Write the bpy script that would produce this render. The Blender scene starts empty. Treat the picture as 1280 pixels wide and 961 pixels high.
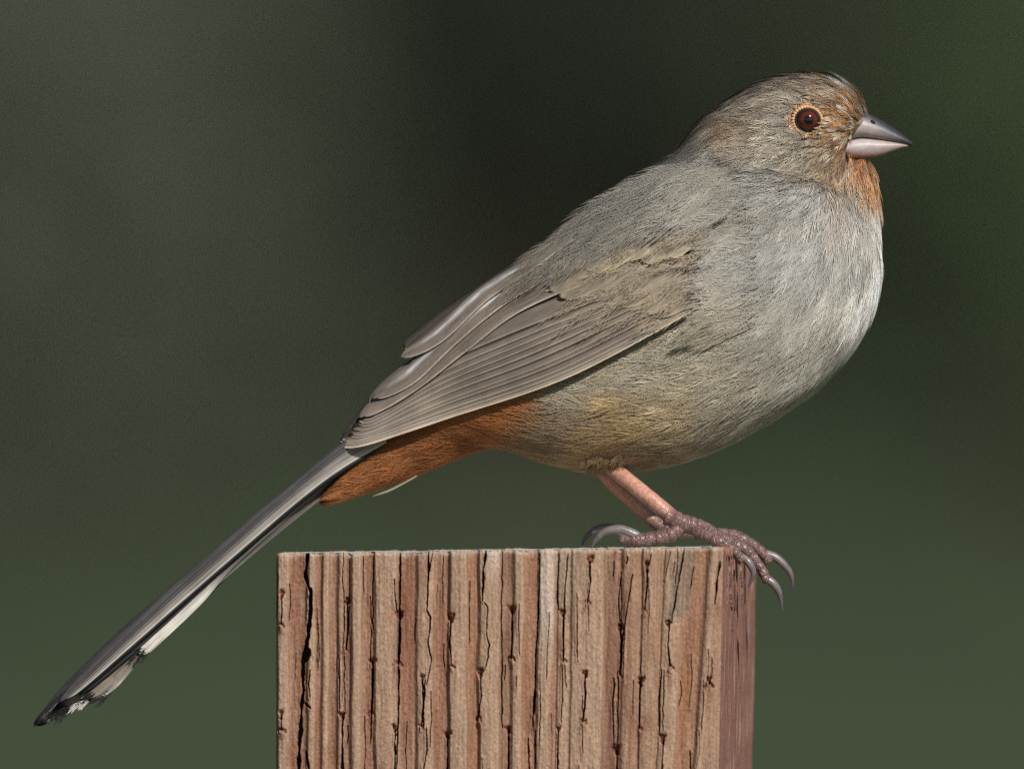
import bpy, bmesh, math, random
import numpy as np
from mathutils import Vector
from mathutils.bvhtree import BVHTree

rng = np.random.default_rng(7)
random.seed(7)
SC = bpy.context.scene
COL = SC.collection
PI = math.pi

# ------------------------------------------------------------------ camera, sky, sun, exposure
D_CAM, Z0, S = 8.0, 1.25, 0.00016          # camera distance, height of its axis, metres per photo pixel
cam = bpy.data.cameras.new('camera')
cam.sensor_width = 36.0
cam.lens = 36.0 * D_CAM / (1280 * S)
cam.clip_start, cam.clip_end = 0.5, 3000
cam.dof.use_dof = True
cam.dof.focus_distance = D_CAM - 0.017
cam.dof.aperture_fstop = cam.lens / 85.0    # an 85 mm wide pupil
cam_o = bpy.data.objects.new('camera', cam)
COL.objects.link(cam_o)
cam_o.location = (0, -D_CAM, Z0)
cam_o.rotation_euler = (PI / 2, 0, 0)
SC.camera = cam_o

SUN_AZ, SUN_EL = math.radians(27), math.radians(37)      # to the right of the camera, above the horizon
sun_dir = Vector((math.sin(SUN_AZ) * math.cos(SUN_EL), -math.cos(SUN_AZ) * math.cos(SUN_EL), math.sin(SUN_EL)))
W = bpy.data.worlds.new('World')
SC.world = W
W.use_nodes = True
nt = W.node_tree
sky = nt.nodes.new('ShaderNodeTexSky')
sky.sky_type = 'NISHITA'
sky.sun_disc = False
sky.sun_elevation = SUN_EL
sky.sun_rotation = math.radians(180) - SUN_AZ            # compass heading of the lamp, from +Y clockwise
bg = nt.nodes['Background']
nt.links.new(sky.outputs[0], bg.inputs[0])
bg.inputs[1].default_value = 0.05
sl = bpy.data.lights.new('sun', 'SUN')
sl.energy, sl.angle, sl.color = 4.7, math.radians(0.53), (1.0, 0.965, 0.92)
so = bpy.data.objects.new('sun', sl)
COL.objects.link(so)
so.location = sun_dir * 20
so.rotation_euler = sun_dir.to_track_quat('Z', 'Y').to_euler()
SC.view_settings.view_transform = 'Standard'
SC.view_settings.look = 'None'
SC.view_settings.gamma = 1.0
SC.view_settings.exposure = 0.0
SC.cycles.use_denoising = False
SC.cycles.denoiser = 'OPENIMAGEDENOISE'
SC.cycles.denoising_input_passes = 'RGB_ALBEDO_NORMAL'
SC.cycles.denoising_prefilter = 'NONE'
SC.cycles.use_adaptive_sampling = False
SC.cycles.max_bounces = 6
SC.cycles.diffuse_bounces = 2
SC.cycles.filter_width = 1.1

# ------------------------------------------------------------------ helpers
def P(x, y, d=0.0):
    """photo pixel at a depth of d millimetres behind the bird's middle plane"""
    return np.array(((x - 640) * S, d * 0.001, Z0 + (480.5 - y) * S))

def px_of(co):
    co = np.asarray(co)
    return co[..., 0] / S + 640, 480.5 - (co[..., 2] - Z0) / S

def lin(c):
    c = np.asarray(c, float) / 255.0
    return np.where(c <= 0.04045, c / 12.92, ((c + 0.055) / 1.055) ** 2.4)

def sstep(a, b, x):
    t = np.clip((x - a) / (b - a), 0, 1)
    return t * t * (3 - 2 * t)

def tag(o, label=None, cat=None, group=None, kind=None):
    if label: o['label'] = label
    if cat: o['category'] = cat
    if group: o['group'] = group
    if kind: o['kind'] = kind
    return o

def mesh_obj(name, V, F, mat=None, parent=None, colors=None, attrs=None, smooth=True):
    """V (n,3); F (m,3|4) array, or a list of polygons"""
    me = bpy.data.meshes.new(name)
    V = np.asarray(V, np.float32)
    if isinstance(F, np.ndarray):
        m, k = F.shape
        me.vertices.add(len(V)); me.vertices.foreach_set('co', V.ravel())
        me.loops.add(m * k); me.loops.foreach_set('vertex_index', F.astype(np.int32).ravel())
        me.polygons.add(m)
        me.polygons.foreach_set('loop_start', np.arange(0, m * k, k, dtype=np.int32))
        me.update(calc_edges=True)
    else:
        me.from_pydata([tuple(v) for v in V], [], F)
        me.update()
    me.polygons.foreach_set('use_smooth', np.full(len(me.polygons), smooth))
    if colors is not None:
        c = np.ones((len(V), 4), np.float32); c[:, :3] = colors
        me.attributes.new('Col', 'FLOAT_COLOR', 'POINT').data.foreach_set('color', c.ravel())
    for k_, a in (attrs or {}).items():
        me.attributes.new(k_, 'FLOAT', 'POINT').data.foreach_set('value', np.asarray(a, np.float32).ravel())
    if mat: me.materials.append(mat)
    o = bpy.data.objects.new(name, me)
    COL.objects.link(o)
    if parent: o.parent = parent
    return o

def catmull(pts, n):
    pts = np.asarray(pts, float)
    m = len(pts)
    u = np.linspace(0, m - 1, n)
    i = np.clip(u.astype(int), 0, m - 2)
    t = (u - i)[:, None]
    p0, p1, p2, p3 = pts[np.clip(i - 1, 0, m - 1)], pts[i], pts[i + 1], pts[np.clip(i + 2, 0, m - 1)]
    return 0.5 * (2 * p1 + (p2 - p0) * t + (2 * p0 - 5 * p1 + 4 * p2 - p3) * t ** 2 + (3 * p1 - p0 - 3 * p2 + p3) * t ** 3)

def grid_faces(r, c, closed=False):
    i = np.arange(r - 1)[:, None]
    j = np.arange(c if closed else c - 1)[None, :]
    j2 = (j + 1) % c
    return np.stack([i * c + j, i * c + j2, (i + 1) * c + j2, (i + 1) * c + j], -1).reshape(-1, 4)

def loft(pairs, n=40, seg=40, power=2.0, egg=0.0):
    """rows (ux,uy, lx,ly, halfwidth) in photo pixels -> closed skin"""
    q = catmull(pairs, n)
    th = np.linspace(0, 2 * PI, seg, endpoint=False)
    c, s = np.cos(th), np.sin(th)
    cc = np.sign(c) * np.abs(c) ** (2 / power)
    ss = np.sign(s) * np.abs(s) ** (2 / power)
    V = np.zeros((n, seg, 3))
    for k in range(n):
        ux, uy, lx, ly, w = q[k]
        mx, my = (ux + lx) / 2, (uy + ly) / 2
        hx, hy = (ux - lx) / 2, (uy - ly) / 2
        ww = w * (1 - egg * cc)
        V[k, :, 0] = (mx + hx * cc - 640) * S
        V[k, :, 2] = Z0 + (480.5 - (my + hy * cc)) * S
        V[k, :, 1] = ss * ww * S
    F = [tuple(f) for f in grid_faces(n, seg, True)]
    F.append(tuple(range(seg))[::-1])
    F.append(tuple((n - 1) * seg + np.arange(seg)))
    return V.reshape(-1, 3), F

def tube(pts, radii, seg=12, n=None, ridge=0.0, pitch=0.0009, squash=None):
    """closed skin round a polyline of 3-D points; ridge = depth of the scute grooves"""
    pts = np.asarray(pts, float); radii = np.asarray(radii, float)
    L = np.linalg.norm(np.diff(pts, axis=0), axis=1).sum()
    n = n or max(8, int(L / 0.00012))
    c = catmull(pts, n)
    r = catmull(radii[:, None], n)[:, 0]
    T = np.gradient(c, axis=0); T /= np.linalg.norm(T, axis=1)[:, None] + 1e-12
    if ridge:
        s = np.concatenate([[0], np.cumsum(np.linalg.norm(np.diff(c, axis=0), axis=1))])
        sw = s / pitch + .22 * np.sin(s / pitch * 1.7 + pts[0, 0] * 9e4) + .12 * np.sin(s / pitch * 4.1)
        ph = sw % 1.0
        amp = ridge * (.75 + .5 * np.sin(np.floor(sw) * 2.4))
        r = r * (1 - amp * np.exp(-(np.minimum(ph, 1 - ph) / 0.10) ** 2) + amp * 0.35 * np.sin(PI * ph))
    ref = np.array([0.0, 1.0, 0.0])
    A = np.cross(T, ref); A /= np.linalg.norm(A, axis=1)[:, None] + 1e-12
    B = np.cross(T, A)
    th = np.linspace(0, 2 * PI, seg, endpoint=False)
    V = c[:, None] + (A[:, None] * np.cos(th)[None, :, None] + B[:, None] * np.sin(th)[None, :, None]) * r[:, None, None]
    F = [tuple(f) for f in grid_faces(n, seg, True)]
    F.append(tuple(range(seg))[::-1])
    F.append(tuple((n - 1) * seg + np.arange(seg)))
    return V.reshape(-1, 3), F

def merge(parts):
    V, F, o = [], [], 0
    for v, f in parts:
        V.append(v); F += [tuple(i + o for i in q) for q in f]; o += len(v)
    return np.concatenate(V), F

def remesh(V, F, voxel, smooth_it, factor=0.5):
    """one continuous skin out of overlapping closed skins"""
    o = mesh_obj('remesh_source', V, F)
    m = o.modifiers.new('r', 'REMESH'); m.mode = 'VOXEL'; m.voxel_size = voxel
    if smooth_it:
        s = o.modifiers.new('s', 'SMOOTH'); s.iterations = smooth_it; s.factor = factor
    dg = bpy.context.evaluated_depsgraph_get()
    me = bpy.data.meshes.new_from_object(o.evaluated_get(dg))
    co = np.zeros(len(me.vertices) * 3, np.float32); me.vertices.foreach_get('co', co)
    fs = [tuple(p.vertices) for p in me.polygons]
    old = o.data
    bpy.data.objects.remove(o); bpy.data.meshes.remove(old); bpy.data.meshes.remove(me)
    return co.reshape(-1, 3).astype(float), fs

def vnoise(x, y, seed=0):
    """smooth 2-D value noise, -1..1"""
    xi, yi = np.floor(x).astype(np.int64), np.floor(y).astype(np.int64)
    fx, fy = x - xi, y - yi
    fx = fx * fx * (3 - 2 * fx); fy = fy * fy * (3 - 2 * fy)
    def h(a, b):
        n = (a * 374761393 + b * 668265263 + seed * 1442695041) & 0x7fffffff
        n = ((n ^ (n >> 13)) * 1274126177) & 0x7fffffff
        return ((n ^ (n >> 16)) & 0xffff) / 32767.5 - 1
    return (h(xi, yi) * (1 - fx) + h(xi + 1, yi) * fx) * (1 - fy) + (h(xi, yi + 1) * (1 - fx) + h(xi + 1, yi + 1) * fx) * fy

# ------------------------------------------------------------------ materials
def new_mat(name, rough=0.8, spec=0.3):
    m = bpy.data.materials.new(name); m.use_nodes = True
    b = m.node_tree.nodes['Principled BSDF']
    b.inputs['Roughness'].default_value = rough
    b.inputs['Specular IOR Level'].default_value = spec
    return m, m.node_tree, b

def col_node(t):
    a = t.nodes.new('ShaderNodeAttribute'); a.attribute_name = 'Col'
    return a.outputs['Color']

def noise_node(t, scale, detail=4, rough=0.6, coord='Object'):
    tc = t.nodes.new('ShaderNodeTexCoord')
    n = t.nodes.new('ShaderNodeTexNoise')
    n.inputs['Scale'].default_value = scale
    n.inputs['Detail'].default_value = detail
    n.inputs['Roughness'].default_value = rough
    t.links.new(tc.outputs[coord], n.inputs['Vector'])
    return n.outputs['Fac'], tc, n

def maprange(t, s, a, b, c, d):
    m = t.nodes.new('ShaderNodeMapRange')
    for k, v in zip(('From Min', 'From Max', 'To Min', 'To Max'), (a, b, c, d)):
        m.inputs[k].default_value = v
    t.links.new(s, m.inputs['Value'])
    return m.outputs['Result']

def mul_col(t, c, f):
    m = t.nodes.new('ShaderNodeVectorMath'); m.operation = 'SCALE'
    t.links.new(c, m.inputs[0]); t.links.new(f, m.inputs['Scale'])
    return m.outputs[0]

def bump(t, b, h, dist, strength=1.0):
    n = t.nodes.new('ShaderNodeBump')
    n.inputs['Distance'].default_value = dist
    n.inputs['Strength'].default_value = strength
    t.links.new(h, n.inputs['Height']); t.links.new(n.outputs[0], b.inputs['Normal'])

def mat_plumage():
    m, t, b = new_mat('plumage', 0.62, 0.25)
    t.links.new(col_node(t), b.inputs['Base Color'])
    return m

def mat_under():
    m, t, b = new_mat('down', 0.95, 0.1)
    f, _, _ = noise_node(t, 900)
    t.links.new(mul_col(t, col_node(t), maprange(t, f, .3, .7, .7, 1.2)), b.inputs['Base Color'])
    return m

def mat_vane():
    """flight feather: vertex colour, fine barb lines from the attribute 'barb'"""
    m, t, b = new_mat('feather_vane', 0.62, 0.25)
    a = t.nodes.new('ShaderNodeAttribute'); a.attribute_name = 'barb'
    w = t.nodes.new('ShaderNodeMath'); w.operation = 'SINE'
    mu = t.nodes.new('ShaderNodeMath'); mu.operation = 'MULTIPLY'; mu.inputs[1].default_value = 2 * PI
    f, _, _ = noise_node(t, 700, 3)
    ad = t.nodes.new('ShaderNodeMath'); ad.operation = 'ADD'
    t.links.new(a.outputs['Fac'], mu.inputs[0]); t.links.new(mu.outputs[0], ad.inputs[0])
    t.links.new(maprange(t, f, 0, 1, 0, 16), ad.inputs[1]); t.links.new(ad.outputs[0], w.inputs[0])
    f2, _, _ = noise_node(t, 260, 4)
    c = mul_col(t, col_node(t), maprange(t, w.outputs[0], -1, 1, .91, 1.05))
    c = mul_col(t, c, maprange(t, f2, .3, .7, .86, 1.12))
    t.links.new(c, b.inputs['Base Color'])
    bump(t, b, w.outputs[0], 0.00006, 0.3)
    return m

def mat_skin(name, rough, spec, scale, dist, lo=.75, hi=1.2, coat=0):
    m, t, b = new_mat(name, rough, spec)
    f, _, _ = noise_node(t, scale, 5)
    t.links.new(mul_col(t, col_node(t), maprange(t, f, .3, .7, lo, hi)), b.inputs['Base Color'])
    bump(t, b, f, dist)
    if coat:
        b.inputs['Coat Weight'].default_value = coat
        b.inputs['Coat Roughness'].default_value = 0.03
    return m

def mat_wood():
    m, t, b = new_mat('weathered_wood', 0.75, 0.3)
    f, tc, n = noise_node(t, 1.0, 5, 0.65)
    mp = t.nodes.new('ShaderNodeMapping')
    mp.inputs['Scale'].default_value = (1700, 1700, 130)       # long fibres
    t.links.new(tc.outputs['Object'], mp.inputs['Vector']); t.links.new(mp.outputs[0], n.inputs['Vector'])
    g, _, _ = noise_node(t, 1900, 3, 0.7)                      # glittering cell ends
    c = mul_col(t, col_node(t), maprange(t, f, .3, .7, .8, 1.18))
    c = mul_col(t, c, maprange(t, g, .3, .72, .66, 1.36))
    t.links.new(c, b.inputs['Base Color'])
    ad = t.nodes.new('ShaderNodeMath'); ad.operation = 'ADD'
    t.links.new(f, ad.inputs[0]); t.links.new(g, ad.inputs[1])
    bump(t, b, ad.outputs[0], 0.0002, 0.6)
    return m

def mat_leaf(name, c1, c2):
    m, t, b = new_mat(name, 0.6, 0.25)
    f, _, _ = noise_node(t, 9, 3)
    r = t.nodes.new('ShaderNodeValToRGB')
    r.color_ramp.elements[0].color = (*c1, 1); r.color_ramp.elements[1].color = (*c2, 1)
    r.color_ramp.elements[0].position, r.color_ramp.elements[1].position = .35, .65
    t.links.new(f, r.inputs[0]); t.links.new(r.outputs[0], b.inputs['Base Color'])
    tr = t.nodes.new('ShaderNodeBsdfTranslucent'); t.links.new(r.outputs[0], tr.inputs['Color'])
    ms = t.nodes.new('ShaderNodeMixShader'); ms.inputs[0].default_value = .32
    t.links.new(b.outputs[0], ms.inputs[1]); t.links.new(tr.outputs[0], ms.inputs[2])
    t.links.new(ms.outputs[0], t.nodes['Material Output'].inputs['Surface'])
    return m

# ------------------------------------------------------------------ ground, hill and shrubs far behind
def ground_z(x, y):
    y = np.asarray(y, float)
    z = 0.047 * np.clip(y - 9, 0, None)
    z = z + 0.16 * np.clip(y - 36, 0, 90) + 0.03 * vnoise(x * .5 + 3, y * .5, 4) * sstep(3, 12, np.abs(y))
    return z

def build_ground():
    def axis(fine, far, n1, n2):
        a = np.linspace(-fine, fine, n1)
        b = fine + (far - fine) * np.linspace(0, 1, n2)[1:] ** 2.2
        return np.concatenate([-b[::-1], a, b])
    X, Y = np.meshgrid(axis(60, 1500, 121, 24), axis(60, 1500, 121, 24), indexing='ij')
    Zg = ground_z(X, Y)
    V = np.stack([X, Y, Zg], -1).reshape(-1, 3)
    m, t, b = new_mat('meadow', 0.9, 0.1)
    f, _, _ = noise_node(t, 1.1, 6)
    g, _, _ = noise_node(t, 30, 4)
    r = t.nodes.new('ShaderNodeValToRGB')
    r.color_ramp.elements[0].color = (.044, .060, .030, 1); r.color_ramp.elements[1].color = (.056, .074, .037, 1)
    r.color_ramp.elements[0].position, r.color_ramp.elements[1].position = .35, .65
    t.links.new(f, r.inputs[0])
    t.links.new(mul_col(t, r.outputs[0], maprange(t, g, .3, .7, .92, 1.08)), b.inputs['Base Color'])
    tag(mesh_obj('ground', V, grid_faces(*X.shape), m), kind='structure')

def leaf_cloud(n, rx, ry, rz, leaf, clumps, seed):
    r = np.random.default_rng(seed)
    cc = r.normal(size=(clumps, 3)); cc /= np.linalg.norm(cc, axis=1)[:, None]
    cc *= r.uniform(.35, .85, (clumps, 1))
    cr = r.uniform(.16, .34, clumps)
    k = r.integers(0, clumps, n)
    d = r.normal(size=(n, 3)); d /= np.linalg.norm(d, axis=1)[:, None]
    p = (cc[k] + d * (cr[k] * r.uniform(.5, 1, n) ** .5)[:, None]) * (rx, ry, rz)
    nn = d + r.normal(size=(n, 3)) * .3; nn /= np.linalg.norm(nn, axis=1)[:, None]
    a = np.cross(nn, r.normal(size=(n, 3))); a /= np.linalg.norm(a, axis=1)[:, None]
    b = np.cross(nn, a)
    l = leaf * r.uniform(.6, 1.3, n)[:, None]
    V = np.stack([p - a * l, p + b * l * .4, p + a * l, p - b * l * .4], 1).reshape(-1, 3)
    F = np.arange(n * 4).reshape(-1, 4)
    return V, F

def build_shrub(x, y, rx, rz, mat, bark, label, seed, n=9000, leaf=.022):
    z = float(ground_z(np.array([x]), np.array([y]))[0])
    e = bpy.data.objects.new('shrub', None); COL.objects.link(e)
    e.location = (x, y, z)
    tag(e, label, 'shrub', 'blurred shrubs far behind the post')
    V, F = leaf_cloud(n, rx, rx * .8, rz, leaf, 60, seed)
    V[:, 2] += rz * .95
    mesh_obj('foliage', V, F, mat, e, smooth=False)['kind'] = 'stuff'
    r = np.random.default_rng(seed + 50)
    for k in range(7):
        a = k * 0.9 + r.uniform(0, .5)
        tip = np.array((math.cos(a) * rx * .6, math.sin(a) * rx * .5, rz * r.uniform(1.0, 1.5)))
        pts = [np.array((math.cos(a) * .03, math.sin(a) * .03, -.05)), tip * (.35, .35, .4), tip * (.75, .75, .75), tip]
        v, f = tube(pts, [.016, .012, .008, .003], 6, 10)
        mesh_obj('branch', v, f, bark, e)
    return e

def build_background():
    build_ground()
    bark, t, b = new_mat('bark', .9, .2)
    f, _, _ = noise_node(t, 40)
    r = t.nodes.new('ShaderNodeValToRGB')
    r.color_ramp.elements[0].color = (.05, .04, .03, 1); r.color_ramp.elements[1].color = (.14, .11, .08, 1)
    t.links.new(f, r.inputs[0]); t.links.new(r.outputs[0], b.inputs['Base Color'])
    sage = mat_leaf('sage_leaf', (.128, .152, .102), (.146, .172, .118))
    dark = mat_leaf('shaded_leaf', (.040, .052, .034), (.048, .061, .040))  # dark evergreen; the deep shade between the shrubs is put into its colour
    green = mat_leaf('green_leaf', (.112, .150, .076), (.130, .170, .086))
    build_shrub(-.43, 31.6, .30, .42, sage, bark, 'out of focus grey-green shrub beyond the tail of the bird', 3)
    build_shrub(.02, 32.6, .42, .62, dark, bark, 'out of focus evergreen shrub, shade painted into its blackish green, behind the back of the bird', 5)
    build_shrub(.58, 32.0, .30, .46, green, bark, 'out of focus mid green shrub beyond the beak of the bird', 8)
    # the thicket goes on to both sides and up the hill
    Vs, Fs, o = [], [], 0
    r = np.random.default_rng(21)
    spots = [(x + r.uniform(-.2, .2), 32.8 + r.uniform(-.6, .8)) for x in np.arange(-9, 9.1, .8) if abs(x) > .9]
    spots += [(x + r.uniform(-.3, .3), 35.2 + r.uniform(-.5, .5)) for x in np.arange(-9, 9.1, .9)]
    for k, (x, y) in enumerate(spots):
        rz = r.uniform(.45, .65)
        V, F = leaf_cloud(3000, r.uniform(.4, .55), .4, rz, .03, 30, 100 + k)
        V += (x, y, float(ground_z(np.array([x]), np.array([y]))[0]) + rz * .95)
        Vs.append(V); Fs.append(F + o); o += len(V)
    tag(mesh_obj('shrubbery', np.concatenate(Vs), np.concatenate(Fs), mat_leaf('mixed_leaf', (.055, .070, .042), (.085, .105, .060)), smooth=False),
        'blurred green thicket covering the slope far behind the bird', 'shrubbery', kind='stuff')

# ------------------------------------------------------------------ wooden post
def ZL(x, y): return 330 + x / 3.194, 660 + y / 3.194        # readings taken from two enlargements of the post
def ZR(x, y): return 640 + x / 3.194, 660 + y / 3.194

def polydist(X, Y, pts):
    """distance to a polyline and width parameter along it, photo pixels"""
    best = np.full(X.shape, 1e9); par = np.zeros(X.shape)
    n = len(pts) - 1
    for k in range(n):
        (ax, ay), (bx, by) = pts[k], pts[k + 1]
        dx, dy = bx - ax, by - ay
        t = np.clip(((X - ax) * dx + (Y - ay) * dy) / (dx * dx + dy * dy + 1e-9), 0, 1)
        d = np.hypot(X - ax - t * dx, Y - ay - t * dy)
        m = d < best
        best = np.where(m, d, best); par = np.where(m, (k + t) / n, par)
    return best, par

def build_post():
    FR, FL = np.array((900.0, -45.0)), None
    th = math.asin(45 * S / .089)
    right_e = np.array((math.sin(th), math.cos(th)))           # along the side face, away from the camera
    front_e = np.array((-math.cos(th), math.sin(th)))          # along the front face, to the left
    c0 = np.array(((902 - 640) * S, -.045))                    # front right corner
    Wd = .0892
    # ---------------- front face
    nx, ny = 760, 330
    gx = np.linspace(344, 902, nx)
    depth = np.concatenate([np.linspace(0, 300, ny - 24), 300 + (Z0 / S - 300 - 205 + 300) * np.linspace(0, 1, 25)[1:] ** 2.0])
    X, Dp = np.meshgrid(gx, depth, indexing='ij')
    top = 690 - 7 * sstep(344, 880, X) + 0.9 * vnoise(X / 9, X * 0, 3) + .8 * vnoise(X / 3, X * 0, 4) + 2.4 * np.clip(vnoise(X / 5, X * 0, 8) - .4, 0, 1) + 2.0 * np.clip(vnoise(X / 17, X * 0, 18) - .3, 0, 1)
    Y = top + Dp
    Yc = np.minimum(Y, 1000 + (Y - 1000) * .0 + 0)
    H = np.zeros(X.shape)
    # warp so that the ridges and grain wander a little
    Xw = X + 1.6 * vnoise(Y / 70, X / 60, 5) + .5 * vnoise(Y / 18, X / 25, 6)
    slope = np.where(X > 780, (X - 780) / 120 * -.065, 0) * (Y - 690)      # grain leans left near the right corner
    Xw = Xw - slope * sstep(780, 830, X)
    # rounded latewood ridges: (left, right, height mm)
    for (a, b, h) in [(344, 361, .5), (383, 394, .8), (401, 411, .6), (421, 429, .6), (438, 452, .9), (468, 497, .9),
                      (521, 543, .7), (562, 585, 1.0), (599, 626, .9), (641, 655, .7), (673, 694, .9), (696, 712, .6),
                      (713, 755, 1.1), (778, 800, .7), (802, 828, .9), (830, 856, .8), (884, 897, .5)]:
        e = 3.2
        H += 1.25 * h * sstep(a - e, a + e, Xw) * (1 - sstep(b - e * .8, b + e * .8, Xw))
        H += .32 * np.sin(np.clip((Xw - a) / (b - a), 0, 1) * PI)
    flat = H.copy()
    # colour
    tan, pale = lin((176, 152, 134)), lin((190, 172, 153))
    brown, dark_b, orange = lin((146, 104, 82)), lin((112, 74, 60)), lin((166, 118, 86))
    grey, white = lin((168, 160, 150)), lin((215, 212, 206))
    C = np.zeros(X.shape + (3,)); C[:] = tan
    def mix(col, w):
        nonlocal C
        C = C * (1 - w[..., None]) + np.asarray(col) * w[..., None]
    mix(pale, sstep(.35, .95, H) * .7)
    XwC = Xw + 1.5 * vnoise(X / 6, Y / 22, 33) + 1.2 * vnoise(X / 2, Y / 50, 34)
    for (a, b, col, w) in [(361.5, 382, brown, .95), (394, 401, brown, .8), (412, 421, brown, .85), (430, 438, dark_b, .75),
                           (453.5, 467, brown, .9), (500, 521, brown, 1.0), (543, 562, brown, .9), (585, 599, orange, .9),
                           (627, 641, dark_b, .8), (655, 672, orange, .85), (755, 771, dark_b, .85), (771, 777, brown, .8),
                           (778, 800, brown, .75), (802, 830, brown, .45), (858, 883, orange, .8), (877, 890, brown, .35),
                           (690, 697, brown, .6)]:
        e = 3.2
        band = sstep(a - e, a + e, XwC) * (1 - sstep(b - e, b + e, XwC))
        mix(col, band * w * (.60 + .4 * vnoise(X / 4, Y / 50, 9)))
    # silvered streaks
    band = sstep(671, 676, X) * (1 - sstep(690, 696, X)) * (1 - sstep(760, 850, Y)); mix(white, band * .75)
    band = sstep(694, 700, X) * (1 - sstep(712, 722, X)) * (1 - sstep(730, 800, Y)); mix(grey, band * .6)
    band = sstep(606, 612, X) * (1 - sstep(620, 626, X)) * (1 - sstep(690, 730, Y)); mix(white, band * .7)
    xg = X + (Y - 690) * .16
    band = sstep(846, 850, xg) * (1 - sstep(868, 872, xg)) * (1 - sstep(768, 776, Y)); mix(lin((150, 140, 128)), band * .85)
    band = (1 - sstep(2, 9 + 5 * vnoise(X / 14, Y * 0, 12), Y - top)); mix(lin((200, 194, 184)), band * .55)
    # long stains
    st = vnoise(X / 7, Y / 130, 31) * .6 + vnoise(X / 3, Y / 70, 32) * .4
    mix(dark_b, np.clip(st - .3, 0, 1) * .6)
    mix(pale, np.clip(-st - .3, 0, 1) * .7)
    blot = vnoise(X / 22, Y / 45, 41) * .6 + vnoise(X / 9, Y / 20, 42) * .4
    mix(brown, np.clip(blot - .3, 0, .7) * .9)
    # ---------------- checks (drying cracks)
    dark = np.zeros(X.shape)
    def crack(pts, w0, depth_mm, jag=1.0, seed=0, taper=True):
        nonlocal H, dark
        xs = [p[0] for p in pts]; ys = [p[1] for p in pts]
        Xj = X + jag * (.9 * vnoise(Y / 9, Y * 0 + seed, 51) + .6 * vnoise(Y / 3.5, Y * 0 + seed, 52))
        m = (X > min(xs) - 14) & (X < max(xs) + 14)
        d, u = polydist(Xj, Y, pts)
        w = w0 * (.75 + .5 * vnoise(Y / 12, Y * 0 + seed, 53))
        if taper: w = w * np.clip(np.minimum(u * 5, (1 - u) * 5) + .3, .3, 1)
        g = (1 - sstep(w * .55, w * 1.0 + .55, d)) * m
        H -= depth_mm * g
        dark = np.maximum(dark, g)
        H += .18 * np.exp(-(d / (w + 2.5)) ** 2) * m * (1 - g)          # lifted lips
    big = [ZL(172, 96), ZL(160, 180), ZL(186, 260), ZL(180, 360), ZL(168, 460), ZL(152, 520), ZL(152, 640), ZL(143, 760), ZL(138, 860), ZL(134, 990)]
    crack(big, 2.6, 4.5, .8, 1, False)
    crack([ZL(188, 235), ZL(186, 320), ZL(172, 450)], 2.2, 4, .5, 2)
    crack([ZL(168, 470), ZL(172, 500), ZL(158, 530)], 4.0, 4, .8, 3)
    crack([ZL(160, 690), ZL(186, 712)], 1.4, 2.5, .4, 4)
    crack([ZL(182, 560), ZL(176, 620), ZL(184, 670)], .7, 1.5, .5, 5)
    crack([ZL(165, 880), ZL(180, 960)], 1.5, 3, .5, 6)
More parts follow.
